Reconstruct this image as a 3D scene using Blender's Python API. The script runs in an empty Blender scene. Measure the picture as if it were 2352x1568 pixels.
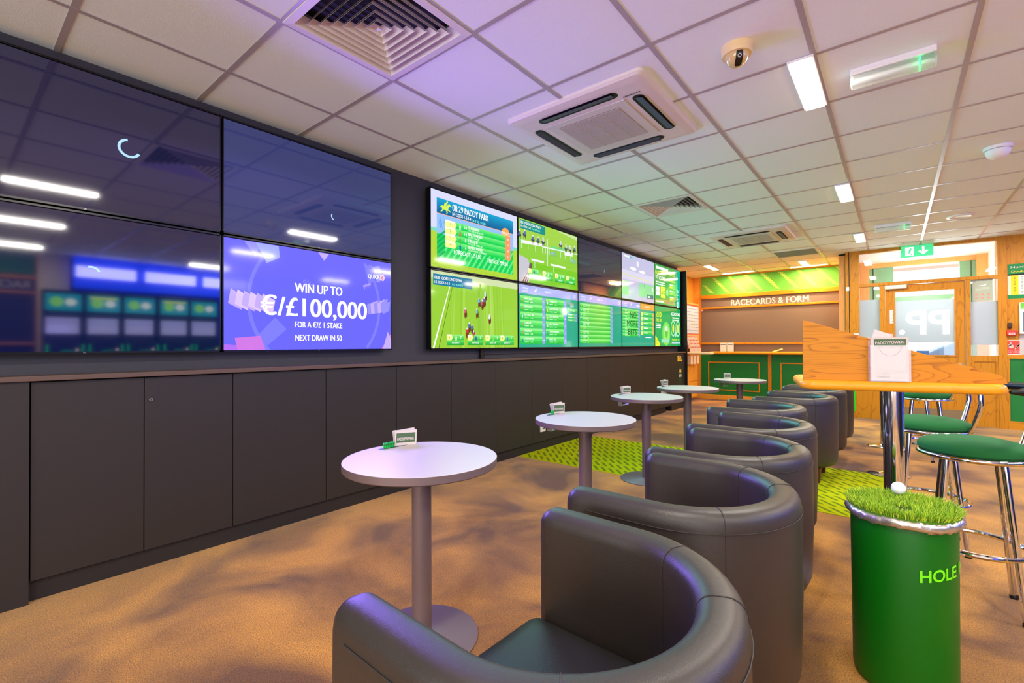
import bpy, math, random
from mathutils import Vector, Matrix
from math import sin, cos, pi, radians
random.seed(7)
S = bpy.context.scene
COL = S.collection

# ------------------------------------------------------------------ camera
cd = bpy.data.cameras.new('camera'); cam = bpy.data.objects.new('camera', cd); COL.objects.link(cam)
cd.lens = 16.522; cd.sensor_width = 36; cd.clip_start = .02; cd.clip_end = 200
Rv = Vector((0.77496099, 0.6319905, -0.00484448)); Uv = Vector((0.0094313, -0.00389984, 0.99994792)); Fv = Vector((-0.6319387, 0.77496632, 0.00898272))
m3 = Matrix((Rv, Uv, -Fv)).transposed()
cam.matrix_world = Matrix.Translation((0, 0, 1.15)) @ m3.to_4x4()
S.camera = cam
# ------------------------------------------------------------------ view + world
S.view_settings.view_transform = 'Standard'; S.view_settings.look = 'None'
S.view_settings.exposure = 0.12; S.view_settings.gamma = 1; S.view_settings.use_curve_mapping = False
wd = bpy.data.worlds.new('overcast_sky'); S.world = wd; wd.use_nodes = True
wn = wd.node_tree.nodes['Background']; wn.inputs[0].default_value = (0.93, 0.96, 1, 1); wn.inputs[1].default_value = 1.6
# ------------------------------------------------------------------ lights
def area(name, loc, rot, sx, sy, power, col, spread=180):
    l = bpy.data.lights.new(name, 'AREA'); l.shape = 'RECTANGLE'; l.size = sx; l.size_y = sy; l.energy = power; l.color = col; l.spread = radians(spread)
    o = bpy.data.objects.new(name, l); COL.objects.link(o); o.location = loc; o.rotation_euler = rot
    return o
WARM = (1.0, .94, .84)
LUM_X = (-.36, 1.44, 3.24); LUM_Y = (-2.06, .65, 3.06, 5.47, 7.91)
for X in LUM_X:
    for Y in LUM_Y:
        area('luminaire_light', (X, Y, 2.572), (0, 0, 0), .1, .6, 27, WARM)
# added fill lights at invented window openings behind the camera, tilted to the ceiling
for X in (-1.0, 2.6):
    area('rear_fill_light', (X, -3.9, 1.4), (radians(118), 0, 0), 2.6, 2.0, 92, (.93, .98, 1))
# warm lamps of the racecard recess
for X, Y, e in ((-2.42, 10.1, 17), (-1.22, 10.1, 17), (-2.65, 9.16, 12), (-1.24, 9.77, 14)):
    area('recess_lamp_light', (X, Y, 2.57), (0, 0, 0), .3, .1, e, (1, .78, .5))
# daylight in the entrance lobby
area('lobby_daylight', (.45, 11.5, 1.6), (radians(-90), 0, 0), 1.6, 2.4, 60, (.95, .98, 1))
ll = bpy.data.lights.new('lobby_fill', 'POINT'); ll.energy = 38; ll.shadow_soft_size = .12; ll.color = (1, .93, .86); lo = bpy.data.objects.new('lobby_fill', ll); COL.objects.link(lo); lo.location = (.35, 9.9, 2.0)  # unseen point light, added to brighten the lobby walls and ceiling
# glow of the lit displays
area('display_glow', (-3.05, 1.666, 1.47), (0, radians(-72), 0), .66, 1.16, 78, (.27, .17, 1), 150)
for k, cc in enumerate(((.35, .75, .95), (.2, .8, .8), (.1, .8, .9), (.2, .9, .9), (.2, .9, .6))):
    area('display_glow', (-3.05, 3.27+k*1.2075, 1.82), (0, radians(-68), 0), 1.36, 1.16, 25, cc, 116)

# ------------------------------------------------------------------ materials
def lin(c):
    return tuple(((v/255)/12.92 if v/255 <= .04045 else ((v/255+.055)/1.055)**2.4) for v in c) + (1,)
MC = {}
def mat(name, rgb, rough=.6, metal=0, spec=.5, emis=0, bump=0, bscale=200, var=0, vscale=4, coat=0, trans=0, alpha=1, sheen=0, ecol=None, nosample=False, ior=1.45):
    if name in MC: return MC[name]
    m = bpy.data.materials.new(name); m.use_nodes = True; nt = m.node_tree; b = nt.nodes['Principled BSDF']
    c = lin(rgb); b.inputs['Base Color'].default_value = c
    b.inputs['Roughness'].default_value = rough; b.inputs['Metallic'].default_value = metal; b.inputs['IOR'].default_value = ior
    b.inputs['Specular IOR Level'].default_value = spec; b.inputs['Coat Weight'].default_value = coat
    b.inputs['Coat Roughness'].default_value = .05
    b.inputs['Transmission Weight'].default_value = trans; b.inputs['Alpha'].default_value = alpha
    b.inputs['Sheen Weight'].default_value = sheen
    if emis:
        b.inputs['Emission Color'].default_value = lin(ecol) if ecol else c; b.inputs['Emission Strength'].default_value = emis
        if nosample: m.cycles.emission_sampling = 'NONE'
    if bump or var:
        tc = nt.nodes.new('ShaderNodeTexCoord')
    if bump:
        n = nt.nodes.new('ShaderNodeTexNoise'); n.inputs['Scale'].default_value = bscale; n.inputs['Detail'].default_value = 3
        bp = nt.nodes.new('ShaderNodeBump'); bp.inputs['Strength'].default_value = bump; bp.inputs['Distance'].default_value = .002
        nt.links.new(tc.outputs['Object'], n.inputs['Vector']); nt.links.new(n.outputs['Fac'], bp.inputs['Height']); nt.links.new(bp.outputs['Normal'], b.inputs['Normal'])
    if var:
        n = nt.nodes.new('ShaderNodeTexNoise'); n.inputs['Scale'].default_value = vscale; n.inputs['Detail'].default_value = 5
        r = nt.nodes.new('ShaderNodeMix'); r.data_type = 'RGBA'
        r.inputs[6].default_value = tuple(v*(1-var) for v in c[:3])+(1,); r.inputs[7].default_value = tuple(min(1, v*(1+var)) for v in c[:3])+(1,)
        nt.links.new(tc.outputs['Object'], n.inputs['Vector']); nt.links.new(n.outputs['Fac'], r.inputs[0]); nt.links.new(r.outputs[2], b.inputs['Base Color'])
    MC[name] = m
    return m
ES = 1.0
def E(rgb, small=False, k=None):
    """emissive screen colour"""
    nm = 'screen_%d_%d_%d%s' % (rgb[0], rgb[1], rgb[2], '_s' if small else '')
    if nm in MC: return MC[nm]
    m = mat(nm, (2, 2, 3), .07, spec=.4, emis=(k or ES), ecol=rgb, nosample=small)
    return m
def wood(name, lt, dk, axis=0, scale=1.0, rough=.5, wav=6.0, dist=5.0, coat=0):
    if name in MC: return MC[name]
    m = bpy.data.materials.new(name); m.use_nodes = True; nt = m.node_tree; b = nt.nodes['Principled BSDF']; L = nt.links.new
    b.inputs['Roughness'].default_value = rough; b.inputs['Specular IOR Level'].default_value = .3; b.inputs['Coat Weight'].default_value = coat; b.inputs['Coat Roughness'].default_value = .2
    tc = nt.nodes.new('ShaderNodeTexCoord'); mp = nt.nodes.new('ShaderNodeMapping')
    sc = [4.0*scale]*3; sc[axis] = .7*scale; mp.inputs['Scale'].default_value = sc; mp.inputs['Location'].default_value = (.37, .6, .2)
    L(tc.outputs['Object'], mp.inputs['Vector'])
    n0 = nt.nodes.new('ShaderNodeTexNoise'); n0.inputs['Scale'].default_value = 1.1; n0.inputs['Detail'].default_value = 2; L(mp.outputs[0], n0.inputs['Vector'])
    mu = nt.nodes.new('ShaderNodeMath'); mu.operation = 'MULTIPLY'; mu.inputs[1].default_value = wav*3; L(n0.outputs['Fac'], mu.inputs[0])
    fr = nt.nodes.new('ShaderNodeMath'); fr.operation = 'FRACT'; L(mu.outputs[0], fr.inputs[0])
    mp2 = nt.nodes.new('ShaderNodeMapping'); sc2 = [70*scale]*3; sc2[axis] = 2.5*scale; mp2.inputs['Scale'].default_value = sc2; L(tc.outputs['Object'], mp2.inputs['Vector'])
    n1 = nt.nodes.new('ShaderNodeTexNoise'); n1.inputs['Scale'].default_value = 1; n1.inputs['Detail'].default_value = 4; n1.inputs['Roughness'].default_value = .7; L(mp2.outputs[0], n1.inputs['Vector'])
    cr = nt.nodes.new('ShaderNodeValToRGB'); cr.color_ramp.elements[0].position = 0; cr.color_ramp.elements[1].position = 1
    cr.color_ramp.elements[0].color = (1, 1, 1, 1); cr.color_ramp.elements[1].color = (.0, .0, .0, 1)
    e = cr.color_ramp.elements.new(.78); e.color = (.85, .85, .85, 1)
    L(fr.outputs[0], cr.inputs[0])
    mx = nt.nodes.new('ShaderNodeMath'); mx.operation = 'MULTIPLY_ADD'; mx.use_clamp = True; L(cr.outputs[0], mx.inputs[0])
    m2 = nt.nodes.new('ShaderNodeMath'); m2.operation = 'MULTIPLY'; m2.inputs[1].default_value = 1.0; mx.inputs[1].default_value = .55; L(n1.outputs['Fac'], m2.inputs[0]); L(m2.outputs[0], mx.inputs[2])
    sb = nt.nodes.new('ShaderNodeMath'); sb.operation = 'SUBTRACT'; sb.inputs[1].default_value = .22; sb.use_clamp = True; L(mx.outputs[0], sb.inputs[0])
    mix = nt.nodes.new('ShaderNodeMix'); mix.data_type = 'RGBA'; mix.inputs[6].default_value = lin(dk); mix.inputs[7].default_value = lin(lt)
    L(sb.outputs[0], mix.inputs[0]); L(mix.outputs[2], b.inputs['Base Color'])
    MC[name] = m
    return m
OAK = wood('oak', (212, 138, 14), (156, 86, 2), 2, wav=4)
OAKX = wood('oak_along', (220, 144, 16), (160, 90, 2), 0)
OAKT = wood('oak_table_panel', (216, 138, 10), (126, 60, 0), 0, 1.5, wav=10)
OAKE = wood('oak_bullnose', (236, 160, 36), (222, 142, 22), 0, 1, rough=.3)
LIGHTW = wood('beech_veneer', (236, 166, 62), (220, 146, 44), 2, 1)
CHAR = mat('charcoal_laminate', (45, 40, 38), .48, bump=.15, bscale=900)
CHARD = mat('charcoal_gap', (14, 13, 14), .7)
LEDGE = mat('ledge_laminate', (98, 78, 68), .4)
DARKW = mat('dark_wall_paint', (62, 60, 66), .6, bump=.2, bscale=300)
BLACK = mat('black_plastic', (12, 12, 14), .4)
BEZ = mat('black_bezel', (8, 8, 12), .25)
CHROME = mat('chrome', (225, 225, 230), .06, metal=1)
STEEL = mat('brushed_steel', (190, 188, 184), .3, metal=1)
TABGREY = mat('table_powder_coat', (118, 98, 98), .42, metal=.25, bump=.1, bscale=800)
LAM = mat('pale_grey_laminate', (184, 175, 172), .35)
LEATHER = mat('dark_leatherette', (46, 39, 35), .42, spec=.7, bump=.25, bscale=500, var=.1, vscale=9)
SEATL = mat('black_leatherette', (36, 35, 34), .42, bump=.3, bscale=420)
STITCH = mat('stitch', (48, 42, 40), .6)
DWOOD = mat('dark_stained_wood', (92, 40, 28), .4)
WHITE = mat('white_plastic', (232, 228, 224), .4)
PAPER = mat('white_paper', (200, 188, 182), .7)
GREEN = mat('green_paint', (0, 118, 40), .5)
DGREEN = mat('slip_green', (72, 96, 66), .6)
TURQ = mat('green_pen', (0, 170, 60), .4)
SEATG = mat('green_fabric', (6, 92, 34), .85, bump=.3, bscale=700)
GREYP = mat('grey_frosted_metal', (120, 122, 120), .5)

# ------------------------------------------------------------------ mesh builder
def fontmesh(s, size=1, bold=0, res=3):
    cu = bpy.data.curves.new('t', 'FONT'); cu.body = s; cu.size = size; cu.offset = bold; cu.resolution_u = res
    o = bpy.data.objects.new('t', cu); me = o.to_mesh()
    vs = [v.co.copy() for v in me.vertices]; fs = [tuple(p.vertices) for p in me.polygons]
    o.to_mesh_clear(); bpy.data.objects.remove(o); bpy.data.curves.remove(cu)
    return vs, fs
class MB:
    def __init__(s): s.v = []; s.f = []; s.m = []; s.sm = []; s.mats = []
    def mi(s, m):
        if m not in s.mats: s.mats.append(m)
        return s.mats.index(m)
    def add(s, vs, fs, m, smooth=False):
        o = len(s.v); k = s.mi(m); s.v += [tuple(v) for v in vs]
        for f in fs: s.f.append(tuple(i+o for i in f)); s.m.append(k); s.sm.append(smooth)
    def box(s, x0, x1, y0, y1, z0, z1, m, M=None):
        vs = [Vector((x, y, z)) for z in (z0, z1) for y in (y0, y1) for x in (x0, x1)]
        if M: vs = [M @ v for v in vs]
        s.add(vs, [(0, 2, 3, 1), (4, 5, 7, 6), (0, 1, 5, 4), (2, 6, 7, 3), (0, 4, 6, 2), (1, 3, 7, 5)], m)
    def rbox(s, x0, x1, y0, y1, z0, z1, m, r=.01, n=3, smooth=True):
        """box with rounded edges (super-rounded)"""
        cx, cy, cz = (x0+x1)/2, (y0+y1)/2, (z0+z1)/2; hx, hy, hz = (x1-x0)/2, (y1-y0)/2, (z1-z0)/2
        r = min(r, hx, hy, hz)
        rings = []
        ang = [pi/2*i/n for i in range(n+1)]
        prof = [(hz-r+r*sin(a), r*cos(a)) for a in reversed(ang)]
        prof = prof + [(-z, q) for z, q in reversed(prof)]
        for z, q in prof:
            ring = []
            for k in range(4):
                sx = (1, -1, -1, 1)[k]; sy = (1, 1, -1, -1)[k]
                for i in range(n+1):
                    a = k*pi/2+pi/2*i/n
                    ring.append((cx+sx*(hx-r)+q*cos(a), cy+sy*(hy-r)+q*sin(a), cz+z))
            rings.append(ring)
        s.loft(rings, m, smooth, True, True, flip=True)
    def loft(s, rings, m, smooth=True, cap0=False, cap1=False, closed=True, flip=False):
        o = []; vs = []; n = len(rings[0]); fs = []
        for r in rings: vs += r
        for i in range(len(rings)-1):
            for j in range(n if closed else n-1):
                a, b = i*n+j, i*n+(j+1) % n; c, d = b+n, a+n
                fs.append((a, b, c, d) if not flip else (d, c, b, a))
        if cap0: fs.append(tuple(range(n-1, -1, -1)) if not flip else tuple(range(n)))
        if cap1: t = tuple(range((len(rings)-1)*n, len(rings)*n)); fs.append(t if not flip else t[::-1])
        s.add(vs, fs, m, smooth)
    def lathe(s, prof, m, c=(0, 0, 0), n=48, cap0=False, cap1=False, smooth=True):
        rings = [[(c[0]+r*cos(2*pi*j/n), c[1]+r*sin(2*pi*j/n), c[2]+z) for j in range(n)] for r, z in prof]
        s.loft(rings, m, smooth, cap0, cap1)
    def tube(s, path, r, m, n=12, caps=True):
        path = [Vector(p) for p in path]; rings = []
        rr = r if isinstance(r, (list, tuple)) else [r]*len(path)
        up = None
        for i, p in enumerate(path):
            t = (path[min(i+1, len(path)-1)]-path[max(i-1, 0)]).normalized()
            if up is None:
                up = Vector((0, 0, 1)) if abs(t.z) < .9 else Vector((1, 0, 0))
            a = (up - t*up.dot(t)).normalized(); b = t.cross(a); up = a
            rings.append([tuple(p+rr[i]*(cos(2*pi*j/n)*a+sin(2*pi*j/n)*b)) for j in range(n)])
        s.loft(rings, m, True, caps, caps)
    def torus(s, R, r, m, c=(0, 0, 0), n=48, k=10):
        vs = []; fs = []
        for i in range(n):
            a = 2*pi*i/n
            for j in range(k):
                b = 2*pi*j/k; vs.append((c[0]+(R+r*cos(b))*cos(a), c[1]+(R+r*cos(b))*sin(a), c[2]+r*sin(b)))
                fs.append((i*k+j, ((i+1) % n)*k+j, ((i+1) % n)*k+(j+1) % k, i*k+(j+1) % k))
        s.add(vs, fs, m, True)
    def prism(s, pts, O, U, V, t, m, smooth=False):
        """polygon in plane O,U,V (counter-clockwise) given thickness t along -N"""
        O, U, V = Vector(O), Vector(U), Vector(V); N = U.cross(V)
        a = [O+U*p[0]+V*p[1] for p in pts]; b = [q-N*t for q in a]; n = len(a)
        s.add(a+b, [tuple(range(n)), tuple(range(2*n-1, n-1, -1))]+[(i, i+n, (i+1) % n+n, (i+1) % n) for i in range(n)], m, smooth)
    def build(s, name, parent=None, sharp=35, bevel=0, seg=2, loc=None):
        me = bpy.data.meshes.new(name); me.from_pydata(s.v, [], s.f); me.update()
        for m in s.mats: me.materials.append(m)
        me.polygons.foreach_set('material_index', s.m); me.polygons.foreach_set('use_smooth', s.sm)
        if any(s.sm): me.set_sharp_from_angle(angle=radians(sharp))
        o = bpy.data.objects.new(name, me); COL.objects.link(o)
        if parent: o.parent = parent
        if loc: o.location = loc
        if bevel:
            b = o.modifiers.new('bevel', 'BEVEL'); b.width = bevel; b.segments = seg; b.limit_method = 'ANGLE'; b.angle_limit = radians(40)
        return o
class CV(MB):
    """flat graphics laid on a plane: origin O, right U, up V, unit scale k"""
    def __init__(s, O, U, V, k=1.0, dz=.0004):
        super().__init__(); s.O = Vector(O); s.U = Vector(U); s.V = Vector(V); s.N = s.U.cross(s.V); s.k = k; s.dz = dz
    def P(s, u, v, l=0): return s.O+s.U*(u*s.k)+s.V*(v*s.k)+s.N*(l*s.dz)
    def poly(s, pts, m, l=0): s.add([s.P(u, v, l) for u, v in pts], [tuple(range(len(pts)))], m)
    def rect(s, u0, v0, u1, v1, m, l=0): s.poly([(u0, v0), (u1, v0), (u1, v1), (u0, v1)], m, l)
    def ell(s, u, v, a, b, m, l=0, n=24, rot=0):
        cr, sr = cos(rot), sin(rot)
        s.poly([(u+a*cos(2*pi*i/n)*cr-b*sin(2*pi*i/n)*sr, v+a*cos(2*pi*i/n)*sr+b*sin(2*pi*i/n)*cr) for i in range(n)], m, l)
    def ring(s, u, v, r0, r1, m, l=0, a0=0, a1=2*pi, n=40, ay=1):
        for i in range(n):
            t0 = a0+(a1-a0)*i/n; t1 = a0+(a1-a0)*(i+1)/n
            s.poly([(u+r0*cos(t0), v+r0*ay*sin(t0)), (u+r1*cos(t0), v+r1*ay*sin(t0)), (u+r1*cos(t1), v+r1*ay*sin(t1)), (u+r0*cos(t1), v+r0*ay*sin(t1))], m, l)
    def text(s, t, u, v, h, m, l=1, w=None, al='c', bold=.02, mirror=False, rot=0, res=3):
        """h = cap height; w = fitted width; (u,v) = baseline position"""
        vs, fs = fontmesh(t, 1/.70, 0, res)
        if not vs: return
        x0 = min(p.x for p in vs); x1 = max(p.x for p in vs); W = x1-x0
        sx = (w/W) if w else h; Wd = W*sx
        off = {'c': -Wd/2, 'l': 0, 'r': -Wd}[al]; q = []
        cr, sr = cos(rot), sin(rot)
        for p in vs:
            a = (p.x-x0)*sx+off; b = p.y*h
            if mirror: a = -a
            q.append(s.P(u+a*cr-b*sr, v+a*sr+b*cr, l))
        if mirror: fs = [f[::-1] for f in fs]
        s.add(q, fs, m)
        if bold > .015:      # heavier strokes
            d = s.U*((bold-.005)*h*s.k*1.1)
            e = s.N*.00012; s.add([p+d+e for p in q], fs, m); s.add([p-d+e*2 for p in q], fs, m)
X3, Y3, Z3 = (1, 0, 0), (0, 1, 0), (0, 0, 1)

def tag(o, label, cat, group=None, kind=None):
    o['label'] = label; o['category'] = cat
    if group: o['group'] = group
    if kind: o['kind'] = kind
    return o
def thing(name, label, cat, loc=(0, 0, 0), rz=0, group=None):
    o = bpy.data.objects.new(name, None); COL.objects.link(o); o.location = loc; o.rotation_euler = (0, 0, rz)
    o.empty_display_size = .1
    return tag(o, label, cat, group)
def struct(mb, name, **k):
    o = mb.build(name, **k); o['kind'] = 'structure'; return o
def kids(o): return [c for c in bpy.data.objects if c.parent == o]
def dup(o, parent=None, loc=None, rz=None, label=None, group=None):
    c = o.copy(); COL.objects.link(c); c.parent = parent
    for ch in kids(o): dup(ch, c)
    if loc is not None: c.location = loc
    if rz is not None: c.rotation_euler = (0, 0, rz)
    if label: c['label'] = label
    if group: c['group'] = group
    return c

# ================================================================== SETTING
CH = 2.598
# carpet -----------------------------------------------------------------
def carpet_mat():
    m = bpy.data.materials.new('brown_carpet'); m.use_nodes = True; nt = m.node_tree; b = nt.nodes['Principled BSDF']; L = nt.links.new
    b.inputs['Roughness'].default_value = .95; b.inputs['Specular IOR Level'].default_value = .1; b.inputs['Sheen Weight'].default_value = .25
    tc = nt.nodes.new('ShaderNodeTexCoord')
    n = nt.nodes.new('ShaderNodeTexNoise'); n.inputs['Scale'].default_value = 1.6; n.inputs['Detail'].default_value = 5; n.inputs['Distortion'].default_value = .6
    n2 = nt.nodes.new('ShaderNodeTexNoise'); n2.inputs['Scale'].default_value = 210; n2.inputs['Detail'].default_value = 3; n2.inputs['Roughness'].default_value = .8
    for q in (n, n2): L(tc.outputs['Object'], q.inputs['Vector'])
    r = nt.nodes.new('ShaderNodeValToRGB'); r.color_ramp.elements[0].position = .36; r.color_ramp.elements[1].position = .62
    r.color_ramp.elements[0].color = lin((106, 62, 8)); r.color_ramp.elements[1].color = lin((202, 138, 30))
    L(n.outputs['Fac'], r.inputs[0])
    r2 = nt.nodes.new('ShaderNodeValToRGB'); r2.color_ramp.elements[0].position = .38; r2.color_ramp.elements[1].position = .62
    r2.color_ramp.elements[0].color = (.38, .38, .38, 1); r2.color_ramp.elements[1].color = (1.45, 1.45, 1.45, 1); L(n2.outputs['Fac'], r2.inputs[0])
    mx = nt.nodes.new('ShaderNodeMix'); mx.data_type = 'RGBA'; mx.blend_type = 'MULTIPLY'; mx.inputs[0].default_value = 1
    L(r.outputs[0], mx.inputs[6]); L(r2.outputs[0], mx.inputs[7]); L(mx.outputs[2], b.inputs['Base Color'])
    bp = nt.nodes.new('ShaderNodeBump'); bp.inputs['Strength'].default_value = .7; bp.inputs['Distance'].default_value = .004
    L(n2.outputs['Fac'], bp.inputs['Height']); L(bp.outputs['Normal'], b.inputs['Normal'])
    return m
CARPET = carpet_mat()
f = MB(); f.box(-3.6, 5.6, -4.2, 10.6, -.1, 0, CARPET); struct(f, 'floor')
# lime dashed strip of carpet inlaid across the floor
LIME = mat('lime_carpet', (176, 184, 6), .95, spec=.1, bump=.6, bscale=260, var=.1, vscale=30); OLIVE = mat('olive_dash', (104, 128, 14), .95, spec=.1, bump=.6, bscale=260)
f = MB()
def inlay(x): return x < -.02
f.box(-3.05, -.02, 3.835, 5.245, 0, .004, LIME)
y = 3.86
while y < 5.2:
    x = -2.93
    hh = min(.112, 5.235-y)
    while x < -.06:
        sk = -.100*hh/.112
        f.add([(x, y, .0046), (x+.030, y, .0046), (x+.030+sk, y+hh, .0046), (x+sk, y+hh, .0046)], [(0, 1, 2, 3)], OLIVE)
        x += .078
    y += .160
o = struct(f, 'floor')
# ceiling tiles and grid -------------------------------------------------
TILE = mat('mineral_fibre_tile', (240, 247, 246), .9, spec=.2, bump=.5, bscale=420, var=.03, vscale=260)
GRID = mat('ceiling_grid_metal', (176, 166, 168), .3, spec=.6)
gx = -2.7032; gy = .3661
f = MB(); f.box(-3.6, 5.6, -4.2, 10.6, CH+.1, CH+.2, TILE)
HOLES = {(1, 1), (1, 7)}
for a in range(-2, 14):
    for b in range(-8, 18):
        if (a, b) in HOLES: continue
        x0, x1 = max(-3.6, gx+.6*a), min(5.6, gx+.6*a+.6); y0, y1 = max(-4.2, gy+.6*b), min(10.6, gy+.6*b+.6)
        if x1 > x0+.001 and y1 > y0+.001: f.box(x0, x1, y0, y1, CH, CH+.1, TILE)
i = -6
xs = [gx+.6*k for k in range(0, 14)]
ys = [gy+.6*k for k in range(-7, 17)]
for x in xs:
    f.box(x-.012, x+.012, -4.1, 10.4, CH-.004, CH+.001, GRID)
for y in ys:
    f.box(-3.16, 5.5, y-.012, y+.012, CH-.0035, CH+.001, GRID)
struct(f, 'ceiling')
# walls ------------------------------------------------------------------
f = MB(); f.box(-3.36, -3.16, -4, 8.8, 0, CH, DARKW); struct(f, 'wall_left')
f = MB(); f.box(-3.16, -2.985, 8.785, 8.80, 0, 2.52, BLACK); struct(f, 'trim_1')
f = MB(); f.box(-3.6, -3.4, 8.8, 10.4, 0, CH, LIGHTW); struct(f, 'wall_alcove')
CREAM = mat('cream_paint', (225, 205, 185), .7)
f = MB(); f.box(4.3, 4.5, -4, 9.1, 0, CH, mat('blue_paint', (30, 60, 190), .6)); struct(f, 'wall_right')
f = MB(); f.box(-3.36, 5.6, -4.2, -4, 0, .35, CREAM); f.box(-3.36, 5.6, -4.2, -4, 2.45, CH, CREAM)
for a, b in ((-3.36, -2.4), (.5, 1.2), (4.0, 5.6)): f.box(a, b, -4.2, -4, .35, 2.45, CREAM)  # gaps between these piers are invented, left for the added rear fill
struct(f, 'wall_front')
# racecard wall
FRIEZE = mat('green_frieze', (96, 176, 56), .6); DASH = mat('frieze_dash', (176, 214, 84), .6)
BOARD = mat('brown_notice_board', (124, 102, 86), .75, bump=.3, bscale=600)
f = MB(); f.box(-3.6, -.5, 10.4, 10.6, 0, CH, LIGHTW)
f.box(-3.22, -.6, 10.385, 10.4, 2.2, CH, FRIEZE)
f.box(-3.22, -.6, 10.385, 10.4, .95, 2.2, BOARD)
f.box(-3.22, -.6, 10.36, 10.4, .1, .95, GREEN)
c = CV((-3.22, 10.385, 2.2), X3, Z3)
for k in range(11):
    u0 = -.12+k*.31
    for j in range(11):
        u = u0+j*.032; v = .385-j*.037
        q = [(u, v), (u+.085, v-.02), (u+.085, v+.004), (u, v+.024)]
        if u > 0.01 and u+.085 < 2.6 and v-.02 > .0 and v+.024 < .398: c.poly(q, DASH, 1)
f.v_off = len(f.v); f.add(c.v, c.f, DASH)
struct(f, 'wall_back')
f = MB()
for z0, z1, d in ((2.12, 2.2, .035), (1.90, 1.94, .028), (1.155, 1.195, .028)): f.box(-3.22, -.6, 10.385-d, 10.385, z0, z1, OAKX)
f.box(-3.22, -.6, 10.37, 10.4, CH-.02, CH-.001, OAKX)
struct(f, 'trim_2', bevel=.006)
f = MB()
def frame(mb, u0, u1, z0, z1, y, w, t, m):
    mb.box(u0, u1, y-t, y, z0, z0+w, m); mb.box(u0, u1, y-t, y, z1-w, z1, m); mb.box(u0, u0+w, y-t, y, z0+w, z1-w, m); mb.box(u1-w, u1, y-t, y, z0+w, z1-w, m)
frame(f, -3.08, -2.09, .2, .795, 10.36, .022, .014, OAKX); frame(f, -1.73, -.74, .2, .795, 10.36, .022, .014, OAKX)
f.box(-1.945, -1.885, 10.345, 10.36, .1, .95, OAK)
struct(f, 'trim_3')
f = MB(); f.box(-3.4, -.6, 10.335, 10.4, 0, .105, LIGHTW); struct(f, 'baseboard_back', bevel=.01)
f = MB(); f.box(-.6, -.5, 9.12, 10.4, 0, CH, LIGHTW)
f.prism([(-.12, 2.25), (0, 2.25), (0, 1.0), (-.05, 1.0), (-.06, 1.9)], (-.6, 10.36, 0), X3, Z3, -.03, OAK)
f.box(-.74, -.6, 10.33, 10.39, 2.25, 2.28, OAK)
struct(f, 'wall_recess_side')
# raised sign letters: lettering on the notice board
c = CV((-3.22, 10.383, 0), X3, Z3, dz=.001)
c.text('RACECARDS & FORM.', .60, 1.955, .122, PAPER, 1, w=1.40, al='l', bold=.035)
c.build('wall_lettering'); tag(bpy.data.objects['wall_lettering'], 'white capital lettering RACECARDS & FORM. across the brown board of the back wall', 'lettering')
# shelf under the notice board
f = MB(); f.rbox(-3.0, -.6, 10.15, 10.38, .955, 1.01, OAKE, r=.024, n=4)
tag(f.build('wall_shelf'), 'long rounded oak shelf below the brown racecards board on the green wall', 'shelf')
f = MB(); f.rbox(-3.39, -2.66, 9.13, 9.32, .965, 1.005, mat('pale_shelf', (240, 205, 160), .4), r=.018, n=4)
f.box(-3.39, -3.2, 9.32, 10.14, .965, 1.0, LIGHTW)
tag(f.build('side_shelf'), 'short pale shelf sticking out of the alcove beside the last black cabinet', 'shelf')

# door wall --------------------------------------------------------------
FW = 9.1
DW = OAK
f = MB()
f.box(-.6, -.43, FW, FW+.14, 0, CH, DW); f.box(-.56, -.55, FW-.004, FW+.001, 0, CH, CHARD)
f.box(1.083, 1.165, FW-.015, FW+.14, 0, CH, DW)
f.box(-.43, 1.083, FW, FW+.1, 2.555, CH, DW)
f.box(-.43, 1.083, FW-.01, FW+.1, 2.035, 2.082, DW)
f.box(-.18, -.112, FW-.01, FW+.1, 0, 2.04, DW); f.box(.769, .815, FW-.01, FW+.1, 0, 2.04, DW)
f.box(-.43, -.18, FW, FW+.06, 0, .985, DW); f.box(.815, 1.083, FW+.012, FW+.06, 0, .98, DW)
f.box(.815, 1.083, FW, FW+.03, .90, .98, DW); f.box(.815, .845, FW, FW+.03, 0, .90, DW); f.box(1.055, 1.083, FW, FW+.03, 0, .90, DW)
f.box(-.53, -.488, FW-.006, FW, .1, .98, mat('bright_green_strip', (40, 200, 20), .5))
struct(f, 'trim_4')
f = MB(); f.box(1.165, 5.6, FW, FW+.15, .96, CH, OAK); f.box(1.165, 5.6, FW, FW+.15, 0, .96, GREEN)
struct(f, 'wall_door_side')
f = MB(); f.box(1.165, 5.5, FW-.02, FW, .945, .99, OAKX); f.box(1.165, 1.185, FW-.012, FW, .1, .945, OAK); f.box(1.555, 1.60, FW-.012, FW, .1, .945, OAK); struct(f, 'trim_5')
f = MB(); f.box(1.165, 5.5, FW-.02, FW, 0, .11, OAKX); struct(f, 'baseboard_door_side')
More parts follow.
